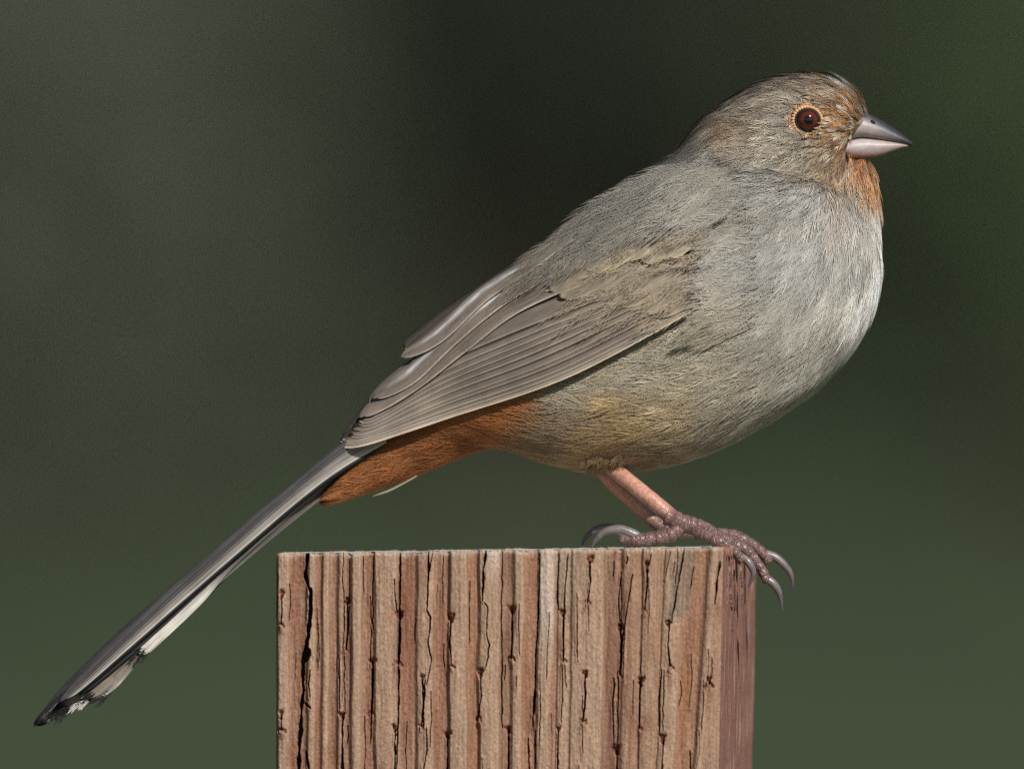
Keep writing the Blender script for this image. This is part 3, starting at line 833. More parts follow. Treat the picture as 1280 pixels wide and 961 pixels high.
def build_bird():
    plum_m, under_m, vane_m = mat_plumage(), mat_under(), mat_vane()
    # ---------------- body: one continuous skin
    V, F = merge([loft(TORSO, 60, 56, 2.1, .06), loft(HEAD, 44, 48, 2.15, 0), loft(THROAT, 24, 40, 2.0, 0)])
    V, F = remesh(V, F, .0008, 10)
    bvh = BVHTree.FromPolygons([tuple(v) for v in V], F)
    bx, by = px_of(V)
    bird = mesh_obj('bird', V, F, under_m, None, plume_color(bx, by) * .7)
    tag(bird, 'plump grey-brown towhee with rusty face perched on the post', 'bird')

    def snap_body(p):
        out, nn = np.zeros_like(p), np.zeros_like(p)
        for i in range(len(p)):
            q, n, _, _ = bvh.find_nearest(Vector(p[i]))
            out[i] = q; nn[i] = n
        return out, nn
    def ray_y(x, y):
        """depth in mm of the near skin of the body under a photo pixel, nan outside it"""
        hit = bvh.ray_cast(Vector(((x - 640) * S, -.2, Z0 + (480.5 - y) * S)), Vector((0, 1, 0)))[0]
        return hit.y * 1000 if hit else float('nan')

    # ---------------- contour feathers all over the body
    fs = np.array([f if len(f) == 4 else (*f, f[0]) for f in F])
    p0, p1, p2, p3 = V[fs[:, 0]], V[fs[:, 1]], V[fs[:, 2]], V[fs[:, 3]]
    area = np.linalg.norm(np.cross(p2 - p0, p3 - p1), axis=1) / 2
    nfac = np.cross(p2 - p0, p3 - p1); nfac = unit(nfac)
    k = rng.choice(len(fs), 110000, p=area / area.sum())
    u, v = rng.random((2, 110000, 1))
    pts = (p0[k] * (1 - u) + p1[k] * u) * (1 - v) + (p3[k] * (1 - u) + p2[k] * u) * v
    nr = nfac[k]
    x, y = px_of(pts)
    EYE, BEAK = (1009, 151), [(1054, 174), (1087, 141), (1150, 180), (1092, 201), (1056, 199)]
    headness = sstep(880, 960, x + (200 - y) * .6) * (1 - sstep(200, 262, y - (x - 960) * .12))
    face = np.exp(-(((x - 1050) / 52) ** 2 + ((y - 160) / 50) ** 2))
    L = 9.4 - 4.4 * headness - 1.9 * face
    L += 3.2 * np.exp(-(((x - 760) / 130) ** 2 + ((y - 540) / 60) ** 2)) + 1.0 * (x < 640)
    wing_poly = [(445, 560), (560, 530), (650, 500), (720, 478), (800, 446), (850, 412), (875, 370), (870, 300), (820, 275), (740, 300), (650, 335), (560, 400), (490, 480)]
    hidden = inside(x, y, wing_poly) & (x < 845) & (pts[:, 1] < -.002)
    d_eye = np.hypot(x - EYE[0], y - EYE[1])
    bad = hidden | (d_eye < 16) | inside(x, y, BEAK)
    far = pts[:, 1] > .006
    spacing = (L * .095 + .14) * np.where(far, 2.8, 1.0) * .001
    ok = ~bad
    pts, nr, x, y, L, far, spacing, headness, d_eye = (q[ok] for q in (pts, nr, x, y, L, far, spacing, headness, d_eye))
    sel = poisson(pts, spacing, 14000)
    pts, nr, x, y, L, far, headness, d_eye = (q[sel] for q in (pts, nr, x, y, L, far, headness, d_eye))
    print('contour feathers', len(sel))
    L = L * rng.uniform(.85, 1.15, len(L)) * .001
    dirn = flow_dir(x, y)
    xt, yt = x + dirn[:, 0] * L / S * .55, y - dirn[:, 2] * L / S * .55
    colr = plume_color(xt, yt)
    # patches of buff and grey, streaky crown, pale frosting on the breast front
    pn = vnoise(x / 26, y / 16, 91) * .6 + vnoise(x / 11, y / 9, 92) * .4
    fl = np.exp(-(((x - 800) / 150) ** 2 + ((y - 510) / 60) ** 2))
    colr = colr * (1 + (.16 * pn * fl)[:, None] * np.array((1.0, .75, .0)) + (.10 * pn)[:, None])
    crown = headness * sstep(128, 100, y + .15 * np.abs(x - 1010))
    streak = np.where(rng.random(len(x)) < .42, .48, 1.15)
    colr = colr * (1 + crown * (streak - 1))[:, None]
    thr = np.exp(-(((x - 1078) / 20) ** 2 + ((y - 222) / 26) ** 2))
    colr = colr * (1 - thr * np.where(rng.random(len(x)) < .38, .52, -.08))[:, None]
    fro = sstep(1050, 1090, x) * sstep(240, 280, y) + sstep(470, 540, y - (x - 1000) * .3) * sstep(880, 960, x)
    colr = colr * (1 + np.clip(fro, 0, 1) * rng.uniform(-.34, .14, len(x)))[:, None]
    fc = np.exp(-(((x - 1062) / 34) ** 2 + ((y - 165) / 46) ** 2))
    q_ = rng.random(len(x))
    colr = colr * (1 - fc * np.where(q_ < .46, .55, np.where(q_ > .80, -.3, .1)))[:, None]
    gm = (rng.random(len(x)) < .34) & (fc > .25)
    colr[gm] = lin((158, 146, 128)) * rng.uniform(.8, 1.2, (gm.sum(), 1))
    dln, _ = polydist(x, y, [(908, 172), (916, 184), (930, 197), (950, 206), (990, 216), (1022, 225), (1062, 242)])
    colr = colr * (1 - .42 * np.exp(-(dln / 3.2) ** 2))[:, None]  # shade in the gap behind the cheek, painted into the plumage colour
    spot = (np.hypot(x - 1060, y - 112) < 6) | (np.hypot(x - 1074, y - 119) < 4)
    colr[spot] = .75
    ruf = sstep(650, 610, x) * sstep(500, 530, y)
    colr = colr * (1 - ruf * np.where(rng.random(len(x)) < .38, .45, .06))[:, None]
    gr = sstep(880, 930, x) * sstep(225, 260, y)
    colr = colr * (1 - gr[:, None] * np.array((.05, .055, .07)))
    frost = rng.random(len(x)) < .10
    colr = np.where((frost & (x > 640))[:, None], colr * 1.32, colr)
    colr = np.clip(colr * np.array((1.12, 1.11, 1.08)) * (1 + headness * .30 * vnoise(x / 6, y / 3.2, 401) + (1 - headness) * (.13 * vnoise(x / 8, y / 6, 402) + .07 * vnoise(x / 3.5, y / 3, 403)))[:, None], 0, .85)
    # the feathers end short of the eye
    Lp = L * np.where((d_eye < 45) & (x > EYE[0]), np.clip((d_eye - 14) / 26, .3, 1), 1)
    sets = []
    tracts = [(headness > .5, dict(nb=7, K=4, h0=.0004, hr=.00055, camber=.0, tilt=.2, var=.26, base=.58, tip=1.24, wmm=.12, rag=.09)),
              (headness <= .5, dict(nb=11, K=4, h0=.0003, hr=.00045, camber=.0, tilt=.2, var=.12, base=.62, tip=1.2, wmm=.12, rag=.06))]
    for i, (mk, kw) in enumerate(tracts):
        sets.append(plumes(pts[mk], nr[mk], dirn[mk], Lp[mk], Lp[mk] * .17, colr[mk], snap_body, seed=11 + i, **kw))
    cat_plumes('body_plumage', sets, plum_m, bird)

    # ---------------- shell on which the folded wing lies
    ctrl = [(430, 568, -5.2), (470, 512, -3.5), (520, 440, -3.5), (570, 380, -4.0), (620, 335, -4.5), (680, 290, -6), (740, 250, -7), (455, 552, -6.6), (520, 510, -8.5),
            (560, 525, -10), (600, 440, -12), (560, 460, -9.5), (640, 498, -14.5), (610, 510, -12.5)]
    for (px_, py_) in [(700, 350), (700, 420), (760, 300), (760, 380), (760, 440), (820, 280), (820, 340), (820, 400), (880, 300), (880, 360), (860, 400), (660, 400), (700, 460), (800, 250), (640, 370)]:
        yy = ray_y(px_, py_)
        ctrl.append((px_, py_, yy - 3.3))
    ctrl = [(a_, b_, min(c_, ray_y(a_, b_) - 2.9) if ray_y(a_, b_) == ray_y(a_, b_) and b_ > 425 else c_) for a_, b_, c_ in ctrl]
    ctrl = np.array(ctrl)
    shell = Rbf(ctrl[:, :2], ctrl[:, 2], 2e-3)
    def snap_shell(off):
        def f(p):
            xx, yy = px_of(p)
            d = shell(xx, yy)
            e = 2.0
            gx = (shell(xx + e, yy) - shell(xx - e, yy)) / (2 * e) * .001 / S
            gz = -(shell(xx, yy + e) - shell(xx, yy - e)) / (2 * e) * .001 / S
            n = unit(np.stack([gx, -np.ones_like(gx), gz], -1))
            q = p.copy(); q[:, 1] = (d + off) * .001
            return q, n
        return f

    wing = bpy.data.objects.new('wing', None); COL.objects.link(wing); wing.parent = bird
    g_base, g_edge, g_dark = lin((120, 109, 98)) * 1.05, lin((152, 140, 126)) * 1.1, lin((52, 45, 42))
    # primaries and secondaries, from the lowest (deepest) to the uppermost
    nfl = 11
    for i in range(nfl):
        f = (i / (nfl - 1)) ** 1.15 + (rng.uniform(-.02, .02) if 0 < i < nfl - 1 else 0)
        tip = np.array((428, 567)) * (1 - f) + np.array((472, 522)) * f + (rng.uniform(-3, 3), 0)
        m1 = np.array((556, 526)) * (1 - f) + np.array((548, 462)) * f
        m2 = np.array((712, 474)) * (1 - f) + np.array((640, 420)) * f
        bs = np.array((866, 394)) * (1 - f) + np.array((760, 376)) * f
        if i == 0:
            be, ee = lin((150, 138, 124)), lin((214, 196, 172))
        else:
            q = rng.uniform(.9, 1.1)
            be, ee = g_base * q, g_edge * rng.uniform(.9, 1.15)
        blade('flight_feather', [tip, m1, m2, bs], 26 if i < 10 else 32, shell, vane_m, wing, be, ee, g_dark * .8, layer=.75 - i * .17, tilt=.32, camber=.2,
              taper=.16, seed=30 + i, ragged=1.2, edge_w=.10 + .04 * rng.random(), dk=(-.5, -.15, .9) if i < 10 else (.5, 1, .4), shaft=0)
    # tertials
    sheen_col = lin((238, 237, 236))
    def painted_sheen(C, s, v, X, Y):
        k = np.exp(-((v - .45) / .22) ** 2) * sstep(.08, .3, s) * (1 - sstep(.7, .95, s)) * .85  # white glint along the upper web, painted into the feather colour
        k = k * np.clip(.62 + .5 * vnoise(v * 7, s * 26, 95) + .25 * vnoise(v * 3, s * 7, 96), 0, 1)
        return C * (1 - k[..., None]) + sheen_col * k[..., None]
    ter = [([(458, 532), (518, 492), (590, 437), (650, 394), (735, 356)], 28, .0, None), ([(474, 508), (520, 480), (572, 432), (632, 384), (700, 344)], 26, -.5, painted_sheen),
           ([(506, 456), (552, 430), (612, 376), (664, 342), (720, 302)], 22, -1.0, painted_sheen)]
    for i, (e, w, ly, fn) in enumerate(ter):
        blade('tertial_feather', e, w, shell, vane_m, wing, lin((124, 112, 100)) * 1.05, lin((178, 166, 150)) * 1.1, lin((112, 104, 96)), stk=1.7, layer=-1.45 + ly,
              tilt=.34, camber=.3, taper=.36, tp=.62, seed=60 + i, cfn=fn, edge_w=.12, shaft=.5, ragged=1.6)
    # greater coverts: broad loose buff feathers made of barbs, then median and lesser ones, then scapulars
    def tract(poly, spacing, L_, W_, col, off, seed, nb, order_dir=None, colfn=None, tip=1.1, base=.8, wmm=.14, hr=.0008, tilt=.2, var=.08):
        r = np.random.default_rng(seed)
        xs, ys = r.uniform(440, 960, 9000), r.uniform(180, 580, 9000)
        ok_ = inside(xs, ys, poly); xs, ys = xs[ok_], ys[ok_]
        p = np.stack([(xs - 640) * S, np.zeros(len(xs)), Z0 + (480.5 - ys) * S], -1)
        i = poisson(p, np.full(len(p), spacing * .001), 3000)
        xs, ys, p = xs[i], ys[i], p[i]
        sn = snap_shell(off)
        q, n = sn(p)
        d = flow_dir(xs, ys)
        if order_dir is not None:
            d = d * .35 + np.array((order_dir[0], 0, -order_dir[1])) * .65
        c = np.tile(np.asarray(col)[None], (len(xs), 1)) if colfn is None else colfn(xs, ys)
        LL = L_ * .001 * r.uniform(.85, 1.15, len(xs))
        return plumes(q, n, d, LL, LL * W_, c, sn, nb=nb, K=5, h0=.0002, hr=hr, camber=.0, wmm=wmm, rag=.08, tilt=tilt, seed=seed, tip=tip, base=base, var=var)
    buff, buff2 = lin((176, 158, 130)), lin((150, 137, 116))
    def cov_c(xs, ys):
        w = np.clip(vnoise(xs / 22, ys / 18, 96) * .5 + .5, 0, 1)[:, None]
        return (buff * w + buff2 * (1 - w)) * .95
    def scap_c(xs, ys):
        c = plume_color(xs - 20, ys + 12) * np.array((1.36, 1.31, 1.22))
        return c * (1 + .16 * vnoise(xs / 16, ys / 16, 97))[:, None]
    greater = [(700, 372), (742, 345), (800, 330), (862, 318), (884, 352), (868, 392), (840, 400), (780, 402), (730, 398)]
    median = [(742, 335), (800, 305), (872, 276), (896, 290), (890, 325), (830, 335), (770, 345)]
    scap = [(655, 335), (700, 290), (770, 238), (850, 200), (915, 210), (925, 258), (900, 274), (840, 276), (765, 300), (700, 336)]
    def cov_fn(C, s_, v, X, Y):
        w = vnoise(X / 12, Y / 12, 103) * .5 + vnoise((X + Y * .6) / 2.5, (Y - X * .5) / 14, 104) * .55
        C = C * (1 + .22 * w)[..., None]
        k = (1 - sstep(.0, .10, s_)) * .5 * (vnoise(v * 3 + X / 30, s_ * 0 + Y / 30, 105) * .5 + .6)
        return C * (1 - k[..., None]) + lin((196, 182, 158)) * 1.1 * k[..., None]
    for i in range(9):
        f = i / 8
        tp = np.array((696, 378)) * (1 - f) + np.array((818, 404)) * f + rng.uniform(-4, 4, 2)
        ln = 135 * (1 - f) + 100 * f
        bs = tp + np.array((ln * .9, -ln * (.56 - .05 * f)))
        md = (tp + bs) / 2 + np.array((0, 5))
        blade('covert_feather', [tp, md, bs], 34, shell, vane_m, wing, lin((136, 124, 107)) * rng.uniform(.88, 1.12), lin((162, 148, 126)), lin((112, 102, 90)), layer=-1.2 * (1 - f) + .05 * f - .05 * (8 - i),
              tilt=.22, camber=.35, taper=.34, seed=140 + i, ragged=2.2, n=40, m=15, cfn=cov_fn, edge_w=.1, shaft=.35, basew=.75, sink=3.2)
    for i in range(7):
        f = i / 6
        tp = np.array((738, 346)) * (1 - f) + np.array((842, 326)) * f + rng.uniform(-4, 4, 2)
        bs = tp + np.array((52, -34)) * (1 - .2 * f)
        q = .95 if i % 2 else 1.2
        blade('covert_feather', [tp, (tp + bs) / 2 + (0, 3), bs], 30, shell, vane_m, wing, lin((138, 127, 109)) * q, lin((172, 157, 130)), lin((108, 100, 88)), layer=-1.75 * (1 - f) - 1.2 * f,
              tilt=.2, camber=.3, taper=.42, seed=160 + i, ragged=2, n=30, m=15, cfn=cov_fn, edge_w=.2, shaft=.5, basew=.7, sink=2.6)
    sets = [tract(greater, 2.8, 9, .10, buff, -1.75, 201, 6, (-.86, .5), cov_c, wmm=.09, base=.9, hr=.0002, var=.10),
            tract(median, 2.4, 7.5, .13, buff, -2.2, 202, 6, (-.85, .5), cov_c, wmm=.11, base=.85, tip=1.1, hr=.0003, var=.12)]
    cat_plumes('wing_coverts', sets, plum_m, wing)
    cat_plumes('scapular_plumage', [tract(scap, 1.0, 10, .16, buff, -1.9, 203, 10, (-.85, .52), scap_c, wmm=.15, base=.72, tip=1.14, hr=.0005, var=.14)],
               plum_m, bird)
    # breast and shoulder plumes that close over the bend of the wing
    sc_ = [(a_, b_, float(shell(np.array([a_]), np.array([b_]))[0]) - 1.5) for a_ in (820., 845., 868.) for b_ in (270., 310., 350., 390.)]
    sc_ += [(a_, b_, ray_y(a_, b_) - 1.3) for a_ in (915., 940., 965.) for b_ in (250., 300., 350., 400., 450.)]
    sc_ += [(a_, b_, ray_y(a_, b_) - .7) for a_, b_ in ((865., 445.), (830., 470.), (900., 440.), (880., 230.))]
    sc_ = np.array(sc_); shoulder = Rbf(sc_[:, :2], sc_[:, 2], 4e-3)
    keep_shell = shell
    def snap_shoulder(p):
        xx, yy = px_of(p)
        q = p.copy(); q[:, 1] = shoulder(xx, yy) * .001
        gx = (shoulder(xx + 2, yy) - shoulder(xx - 2, yy)) / 4 * .001 / S
        gz = -(shoulder(xx, yy + 2) - shoulder(xx, yy - 2)) / 4 * .001 / S
        return q, unit(np.stack([gx, -np.ones_like(gx), gz], -1))
    poly = [(884, 262), (940, 250), (955, 330), (945, 405), (905, 420), (876, 418), (878, 400), (892, 372), (900, 330), (894, 296)]
    xs, ys = rng.uniform(845, 950, 6000), rng.uniform(250, 430, 6000)
    ok_ = inside(xs, ys, poly); xs, ys = xs[ok_], ys[ok_]
    pq = np.stack([(xs - 640) * S, np.zeros(len(xs)), Z0 + (480.5 - ys) * S], -1)
    ii = poisson(pq, np.full(len(pq), .0009), 3000); xs, ys, pq = xs[ii], ys[ii], pq[ii]
    pq, pn2 = snap_shoulder(pq)
    dq = flow_dir(xs, ys) * .6 + np.array((-.9, 0, -.25)) * .4
    Lq = rng.uniform(.0055, .0085, len(xs))
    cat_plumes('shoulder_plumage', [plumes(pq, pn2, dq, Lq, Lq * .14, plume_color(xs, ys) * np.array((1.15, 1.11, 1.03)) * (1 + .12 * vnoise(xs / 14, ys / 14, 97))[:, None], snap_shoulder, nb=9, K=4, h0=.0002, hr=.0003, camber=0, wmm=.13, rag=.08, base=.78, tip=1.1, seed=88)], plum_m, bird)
    # the far wing: only its upper edge and one dark tip show
    wing2 = bpy.data.objects.new('wing', None); COL.objects.link(wing2); wing2.parent = bird
    back = lambda xx, yy: 4.0 + 0 * xx
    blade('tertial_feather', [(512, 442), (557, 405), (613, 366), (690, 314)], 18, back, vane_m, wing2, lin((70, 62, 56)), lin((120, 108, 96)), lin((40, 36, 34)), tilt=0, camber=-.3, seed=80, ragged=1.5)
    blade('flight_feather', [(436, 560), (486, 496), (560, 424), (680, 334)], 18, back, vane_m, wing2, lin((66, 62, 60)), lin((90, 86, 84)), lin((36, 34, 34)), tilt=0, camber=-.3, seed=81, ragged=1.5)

    # ---------------- tail
    tail = bpy.data.objects.new('tail', None); COL.objects.link(tail); tail.parent = bird
    slate, greyb, blk, whit = lin((62, 60, 60)), lin((168, 158, 148)), lin((22, 22, 24)), lin((216, 210, 200))
    pale = lin((196, 190, 180))
    tl = lambda k, q=0.0: (lambda xx, yy: k - q * sstep(330, 425, xx))
    def tipdark(k0, fn=None):
        def f(C, s, v, X, Y):
            k = 1 - sstep(k0 * .6, k0, s + .02 * vnoise(v * 6, s * 0, 98))
            return C * (1 - k[..., None]) + blk * k[..., None]
        return f
    def whitetip(C, s, v, X, Y):
        k = np.exp(-((s - .10) / .05) ** 2) * sstep(-.6, -.2, -v)
        C = C * (1 - k[..., None]) + greyb * k[..., None]
        k = 1 - sstep(.02, .05, s); return C * (1 - k[..., None]) + blk * k[..., None]
    up = dict(tilt=.0, camber=.12, n=150, m=41, pitch=.0003, stk=2.1)
    # far and upper feathers first (deepest)
    blade('tail_feather', [(52, 898), (150, 800), (290, 680), (420, 572), (470, 520)], 20, tl(3.0), vane_m, tail, slate, slate, blk, taper=.14, centre=True, seed=90, ragged=3, basew=.8, **up)
    blade('tail_feather', [(47, 904), (130, 838), (250, 728), (380, 618), (470, 540)], 26, tl(2.0), vane_m, tail, blk, slate, blk, taper=.2, centre=True, seed=91, ragged=4, basew=.8, cfn=whitetip, **up)
    blade('tail_feather', [(74, 886), (142, 836), (238, 752), (346, 648), (466, 550)], 24, tl(1.2), vane_m, tail, lin((40, 40, 42)), lin((80, 76, 72)), blk, taper=.12, centre=True, seed=92, ragged=5, basew=.8, cfn=whitetip, **up)
    # undersides with pale ends
    def f3(C, s, v, X, Y):
        k = (1 - sstep(.018, .045, s + .012 * vnoise(v * 9, s * 0, 99))) ; C = C * (1 - k[..., None]) + blk * k[..., None]
        k = sstep(.35, .9, v) * (1 - sstep(.2, .4, s)); C = C * (1 - .8 * k[..., None]) + whit * .8 * k[..., None]
        k = sstep(.0, .5, v) * (1 - sstep(.012, .02, s)); C = C * (1 - k[..., None]) + whit * k[..., None]
        k = sstep(.28, .5, s) * .75; return C * (1 - k[..., None]) + slate * k[..., None]
    blade('tail_feather', [(118, 879), (144, 861), (156, 850), (186, 816), (232, 772), (330, 686), (450, 590)], 28, tl(.5), vane_m, tail, lin((128, 118, 108)), lin((170, 164, 154)), lin((120, 110, 100)), taper=.07, seed=93, ragged=7, basew=.7, cfn=f3, **up)
    def f2(C, s, v, X, Y):
        k = (1 - sstep(.008, .022, s)); C = C * (1 - k[..., None]) + blk * k[..., None]
        k = sstep(.4, .9, v) * (1 - sstep(.2, .4, s)); C = C * (1 - .9 * k[..., None]) + whit * .9 * k[..., None]
        k = sstep(.38, .62, s) * .85; return C * (1 - k[..., None]) + slate * k[..., None]
    blade('tail_feather', [(180, 822), (212, 795), (256, 755), (296, 712), (369, 649), (450, 585)], 34, tl(-.2), vane_m, tail, pale, pale, lin((180, 168, 150)), taper=.08, seed=94, ragged=3, basew=.5, cfn=f2, **up)
    # the near outer pair: a dark one and the pale grey one over it
    blade('tail_feather', [(100, 866), (180, 796), (290, 696), (400, 604), (474, 556)], 12, tl(-.9, 2.2), vane_m, tail, lin((34, 33, 34)), lin((60, 58, 56)), blk, taper=.2, centre=True, seed=95, ragged=2, basew=.9, **up)
    def f1(C, s, v, X, Y):
        k = np.exp(-((v + .62) / .06) ** 2) * .95; C = C * (1 - k[..., None]) + whit * k[..., None]
        k = np.exp(-((v + .85) / .12) ** 2) * .9; C = C * (1 - k[..., None]) + blk * k[..., None]
        return C
    blade('tail_feather', [(84, 872), (165, 796), (285, 690), (400, 594), (480, 545)], 24, tl(-1.7, 2.1), vane_m, tail, lin((140, 134, 128)), blk, lin((104, 99, 95)), taper=.4, centre=True, seed=96, ragged=1, basew=1.0, cfn=f1, **up)
    blade('tail_feather', [(75, 876), (168, 785), (290, 676), (405, 578), (478, 528)], 14, tl(-2.2, 1.9), vane_m, tail, lin((74, 72, 72)), lin((120, 116, 112)), lin((40, 40, 42)), taper=.3, centre=True, seed=97, ragged=1, basew=1.0, **up)
    fr = []
    for (x0_, y0_, x1_, y1_, n_, c_, l_, d_) in [(166, 806, 187, 816, 10, 24, .0022, -1.2), (106, 868, 138, 868, 16, 22, .0026, -.6), (66, 880, 92, 884, 18, 24, .0030, .2),
                                                 (98, 876, 112, 874, 7, 200, .0024, -.5)]:
        u_ = rng.random(n_)
        fx, fy = x0_ + (x1_ - x0_) * u_ + rng.normal(0, 2, n_), y0_ + (y1_ - y0_) * u_ + rng.normal(0, 2, n_)
        fr.append((fx, fy, np.full(n_, d_) + rng.normal(0, .15, n_), np.tile(lin((c_, c_ * .98, c_ * .94)), (n_, 1)), np.full(n_, l_) * rng.uniform(.6, 1.3, n_)))
    fx, fy, fd = (np.concatenate([q[k] for q in fr]) for k in (0, 1, 2))
    fp = np.stack([(fx - 640) * S, fd * .001, Z0 + (480.5 - fy) * S], -1)
    fdir = np.stack([-.74 + rng.normal(0, .09, len(fx)), np.zeros(len(fx)), -.67 + rng.normal(0, .09, len(fx))], -1)
    fl_ = np.concatenate([q[4] for q in fr])
    flat = lambda p: (p, np.tile(np.array([[0.0, -1.0, 0.0]]), (len(p), 1)))
    cat_plumes('frayed_barbs', [plumes(fp, np.tile(np.array([[0.0, -1.0, 0.0]]), (len(fx), 1)), unit(fdir), fl_, fl_ * .12, np.concatenate([q[3] for q in fr]), flat, nb=4, K=4, h0=.0001, hr=.0001,
               camber=0, wmm=.11, rag=.12, base=.95, tip=1.05, seed=404)], plum_m, tail)
    # one loose white undertail feather
    blade('loose_feather', [(466, 620), (486, 613), (504, 604), (522, 594)], 2.6, lambda xx, yy: -4 + 0 * xx, vane_m, bird, lin((170, 160, 140)), lin((180, 170, 150)), lin((150, 140, 120)), taper=.5, centre=True, seed=99, n=20, m=7)

    # ---------------- beak
    horn = mat_skin('horn', .42, .4, 900, .00007, .82, 1.12)
    UP = [(1062, 136, 1050, 179, 18), (1074, 138, 1062, 175, 17), (1088, 143.5, 1077, 172, 15), (1104, 152, 1099, 174.3, 11.5), (1119, 161.5, 1117, 177, 8), (1131, 170, 1131, 179.8, 4.8), (1139, 177, 1138.5, 181.8, 2.2), (1141.5, 180.5, 1141, 182.5, .6)]
    LO = [(1050, 178, 1054, 196, 15), (1062, 175.6, 1062, 197.5, 15.5), (1077, 173, 1078, 198.5, 14), (1099, 175, 1097, 196, 10.8), (1116, 177.6, 1114, 190.5, 7), (1128, 180, 1127, 185.5, 3.6), (1135, 182, 1135, 183.2, .8)]
    v, f = loft(UP, 50, 40, 2.0, .25)
    xx, yy = px_of(v)
    kk = sstep(0, 1, np.clip((yy - (140 + (xx - 1086) * .72)) / 26, 0, 1))[:, None]
    c = lin((52, 52, 58)) * (1 - kk) + lin((158, 146, 142)) * kk
    kk = sstep(1122, 1140, xx)[:, None]; c = c * (1 - kk) + lin((46, 44, 46)) * kk
    mesh_obj('upper_beak', v, f, horn, bird, c)
    v, f = loft(LO, 50, 40, 2.0, -.2)
    xx, yy = px_of(v)
    kk = sstep(1066, 1125, xx)[:, None]; c = lin((182, 170, 170)) * (1 - kk) + lin((164, 146, 142)) * kk
    kk = (sstep(188, 198, yy) * .5)[:, None]; c = c * (1 - kk) + lin((196, 140, 120)) * kk
    mesh_obj('lower_beak', v, f, horn, bird, c)
    bm = bmesh.new(); bmesh.ops.create_uvsphere(bm, u_segments=16, v_segments=10, radius=1)
    me = bpy.data.meshes.new('nostril'); 
    for q in bm.verts: q.co = Vector((q.co.x * .00055, q.co.y * .0003, q.co.z * .00035))
    bm.to_mesh(me); bm.free()
    dm, _, db = new_mat('nostril_dark', .6, .3); db.inputs['Base Color'].default_value = (.01, .01, .012, 1)
    me.materials.append(dm)
    no = bpy.data.objects.new('nostril', me); COL.objects.link(no); no.parent = bird
    no.location = P(1091, 153, -1.75); no.rotation_euler = (0, .6, 0)

    # ---------------- eye
    ye = ray_y(*EYE)
    em, t, b = new_mat('eye_gloss', .08, .5)
    t.links.new(col_node(t), b.inputs['Base Color'])
    b.inputs['Coat Weight'].default_value = .35; b.inputs['Coat Roughness'].default_value = 0.02
    R = .00262
    n, m = 60, 64
    ph = np.linspace(0, PI * .62, n)[:, None] * np.ones((1, m)); th = np.linspace(0, 2 * PI, m, endpoint=False)[None] * np.ones((n, 1))
    q = np.stack([np.sin(ph) * np.cos(th), -np.cos(ph), np.sin(ph) * np.sin(th)], -1)
    rr = np.sin(ph)
    iris, iris2, pup = lin((90, 38, 26)), lin((62, 27, 21)), np.array((.004, .004, .005))
    fib = (.85 + .25 * vnoise(th * 14, rr * 3, 7))[..., None]
    c = np.where((rr > .64)[..., None], iris2, iris) * fib
    c = np.where((rr < .36)[..., None], pup, c)
    k_ = sstep(.78, .86, rr)[..., None]; c = c * (1 - k_) + pup * k_
    ax = Vector((.10, -1, .03)).normalized()
    rot = np.array(Vector((0, -1, 0)).rotation_difference(ax).to_matrix())
    eye = mesh_obj('eye', (q.reshape(-1, 3) @ rot.T) * R, grid_faces(n, m, True), em, bird, c.reshape(-1, 3))
    eye.location = P(*EYE, ye + .35)
    # lids: a ring of small buff beads with a dark inner rim
    lid = mat_skin('eyelid', .6, .3, 1500, .00006)
    def ring(rad, tubes, bead, col, name, yo, nb_=30):
        n, m = 180, 14
        a = np.linspace(0, 2 * PI, n, endpoint=False)[:, None]; b_ = np.linspace(0, 2 * PI, m, endpoint=False)[None]
        tr = tubes * (1 - .3 * np.cos(a + .5)) * (1 + bead * np.abs(np.sin(a * nb_ / 2)) - bead * .5)
        rx = rad + tr * np.cos(b_)
        v = np.stack([rx * np.cos(a) * 1.04, np.sin(b_) * tr + 0 * a, rx * np.sin(a) * .98], -1)
        f = np.concatenate([grid_faces(n, m, True), np.stack([(n - 1) * m + np.arange(m), (n - 1) * m + (np.arange(m) + 1) % m, (np.arange(m) + 1) % m, np.arange(m)], -1)])
        c = np.ones((n * m, 3)) * col
        o = mesh_obj(name, v.reshape(-1, 3) @ rot.T, f, lid, bird, c)
        o.location = P(*EYE, ye + yo)
    ring(.00232, .00022, .1, lin((30, 24, 22)), 'eyelid', -.75)
    ring(.00272, .00033, .55, lin((204, 158, 116)), 'eye_ring', -.5)
    # short plumes round the ring
    a = rng.uniform(0, 2 * PI, 110)
    rd = rng.uniform(16.5, 20, 110) + 2.0 * (np.cos(a) < -.3)
    ex, ey = EYE[0] + rd * np.cos(a), EYE[1] - rd * np.sin(a) * .95
    pr = np.array([P(ex[i], ey[i], (ray_y(ex[i], ey[i]))) for i in range(110)])
    pr, pn_ = snap_body(pr)
    dd = flow_dir(ex, ey) * .7 + np.stack([np.cos(a), 0 * a, np.sin(a)], -1) * .6
    cc = np.where((np.cos(a) < .2)[:, None], lin((206, 162, 118)), lin((170, 124, 84)))
    LL = rng.uniform(.0009, .0014, 110)
    cat_plumes('eye_ring_plumage', [plumes(pr, pn_, dd, LL, LL * .3, cc, snap_body, nb=3, K=4, h0=.0003, hr=.0003, camber=.0, wmm=.10, tilt=.2, var=.3, seed=77)], plum_m, bird)

    # ---------------- legs and feet
    leg_m, t, b = new_mat('leg_skin', .38, .5)
    f, _, _ = noise_node(t, 1500, 5)
    tc = t.nodes.new('ShaderNodeTexCoord'); vo = t.nodes.new('ShaderNodeTexVoronoi')
    vo.feature = 'DISTANCE_TO_EDGE'; vo.inputs['Scale'].default_value = 1050
    t.links.new(tc.outputs['Object'], vo.inputs['Vector'])
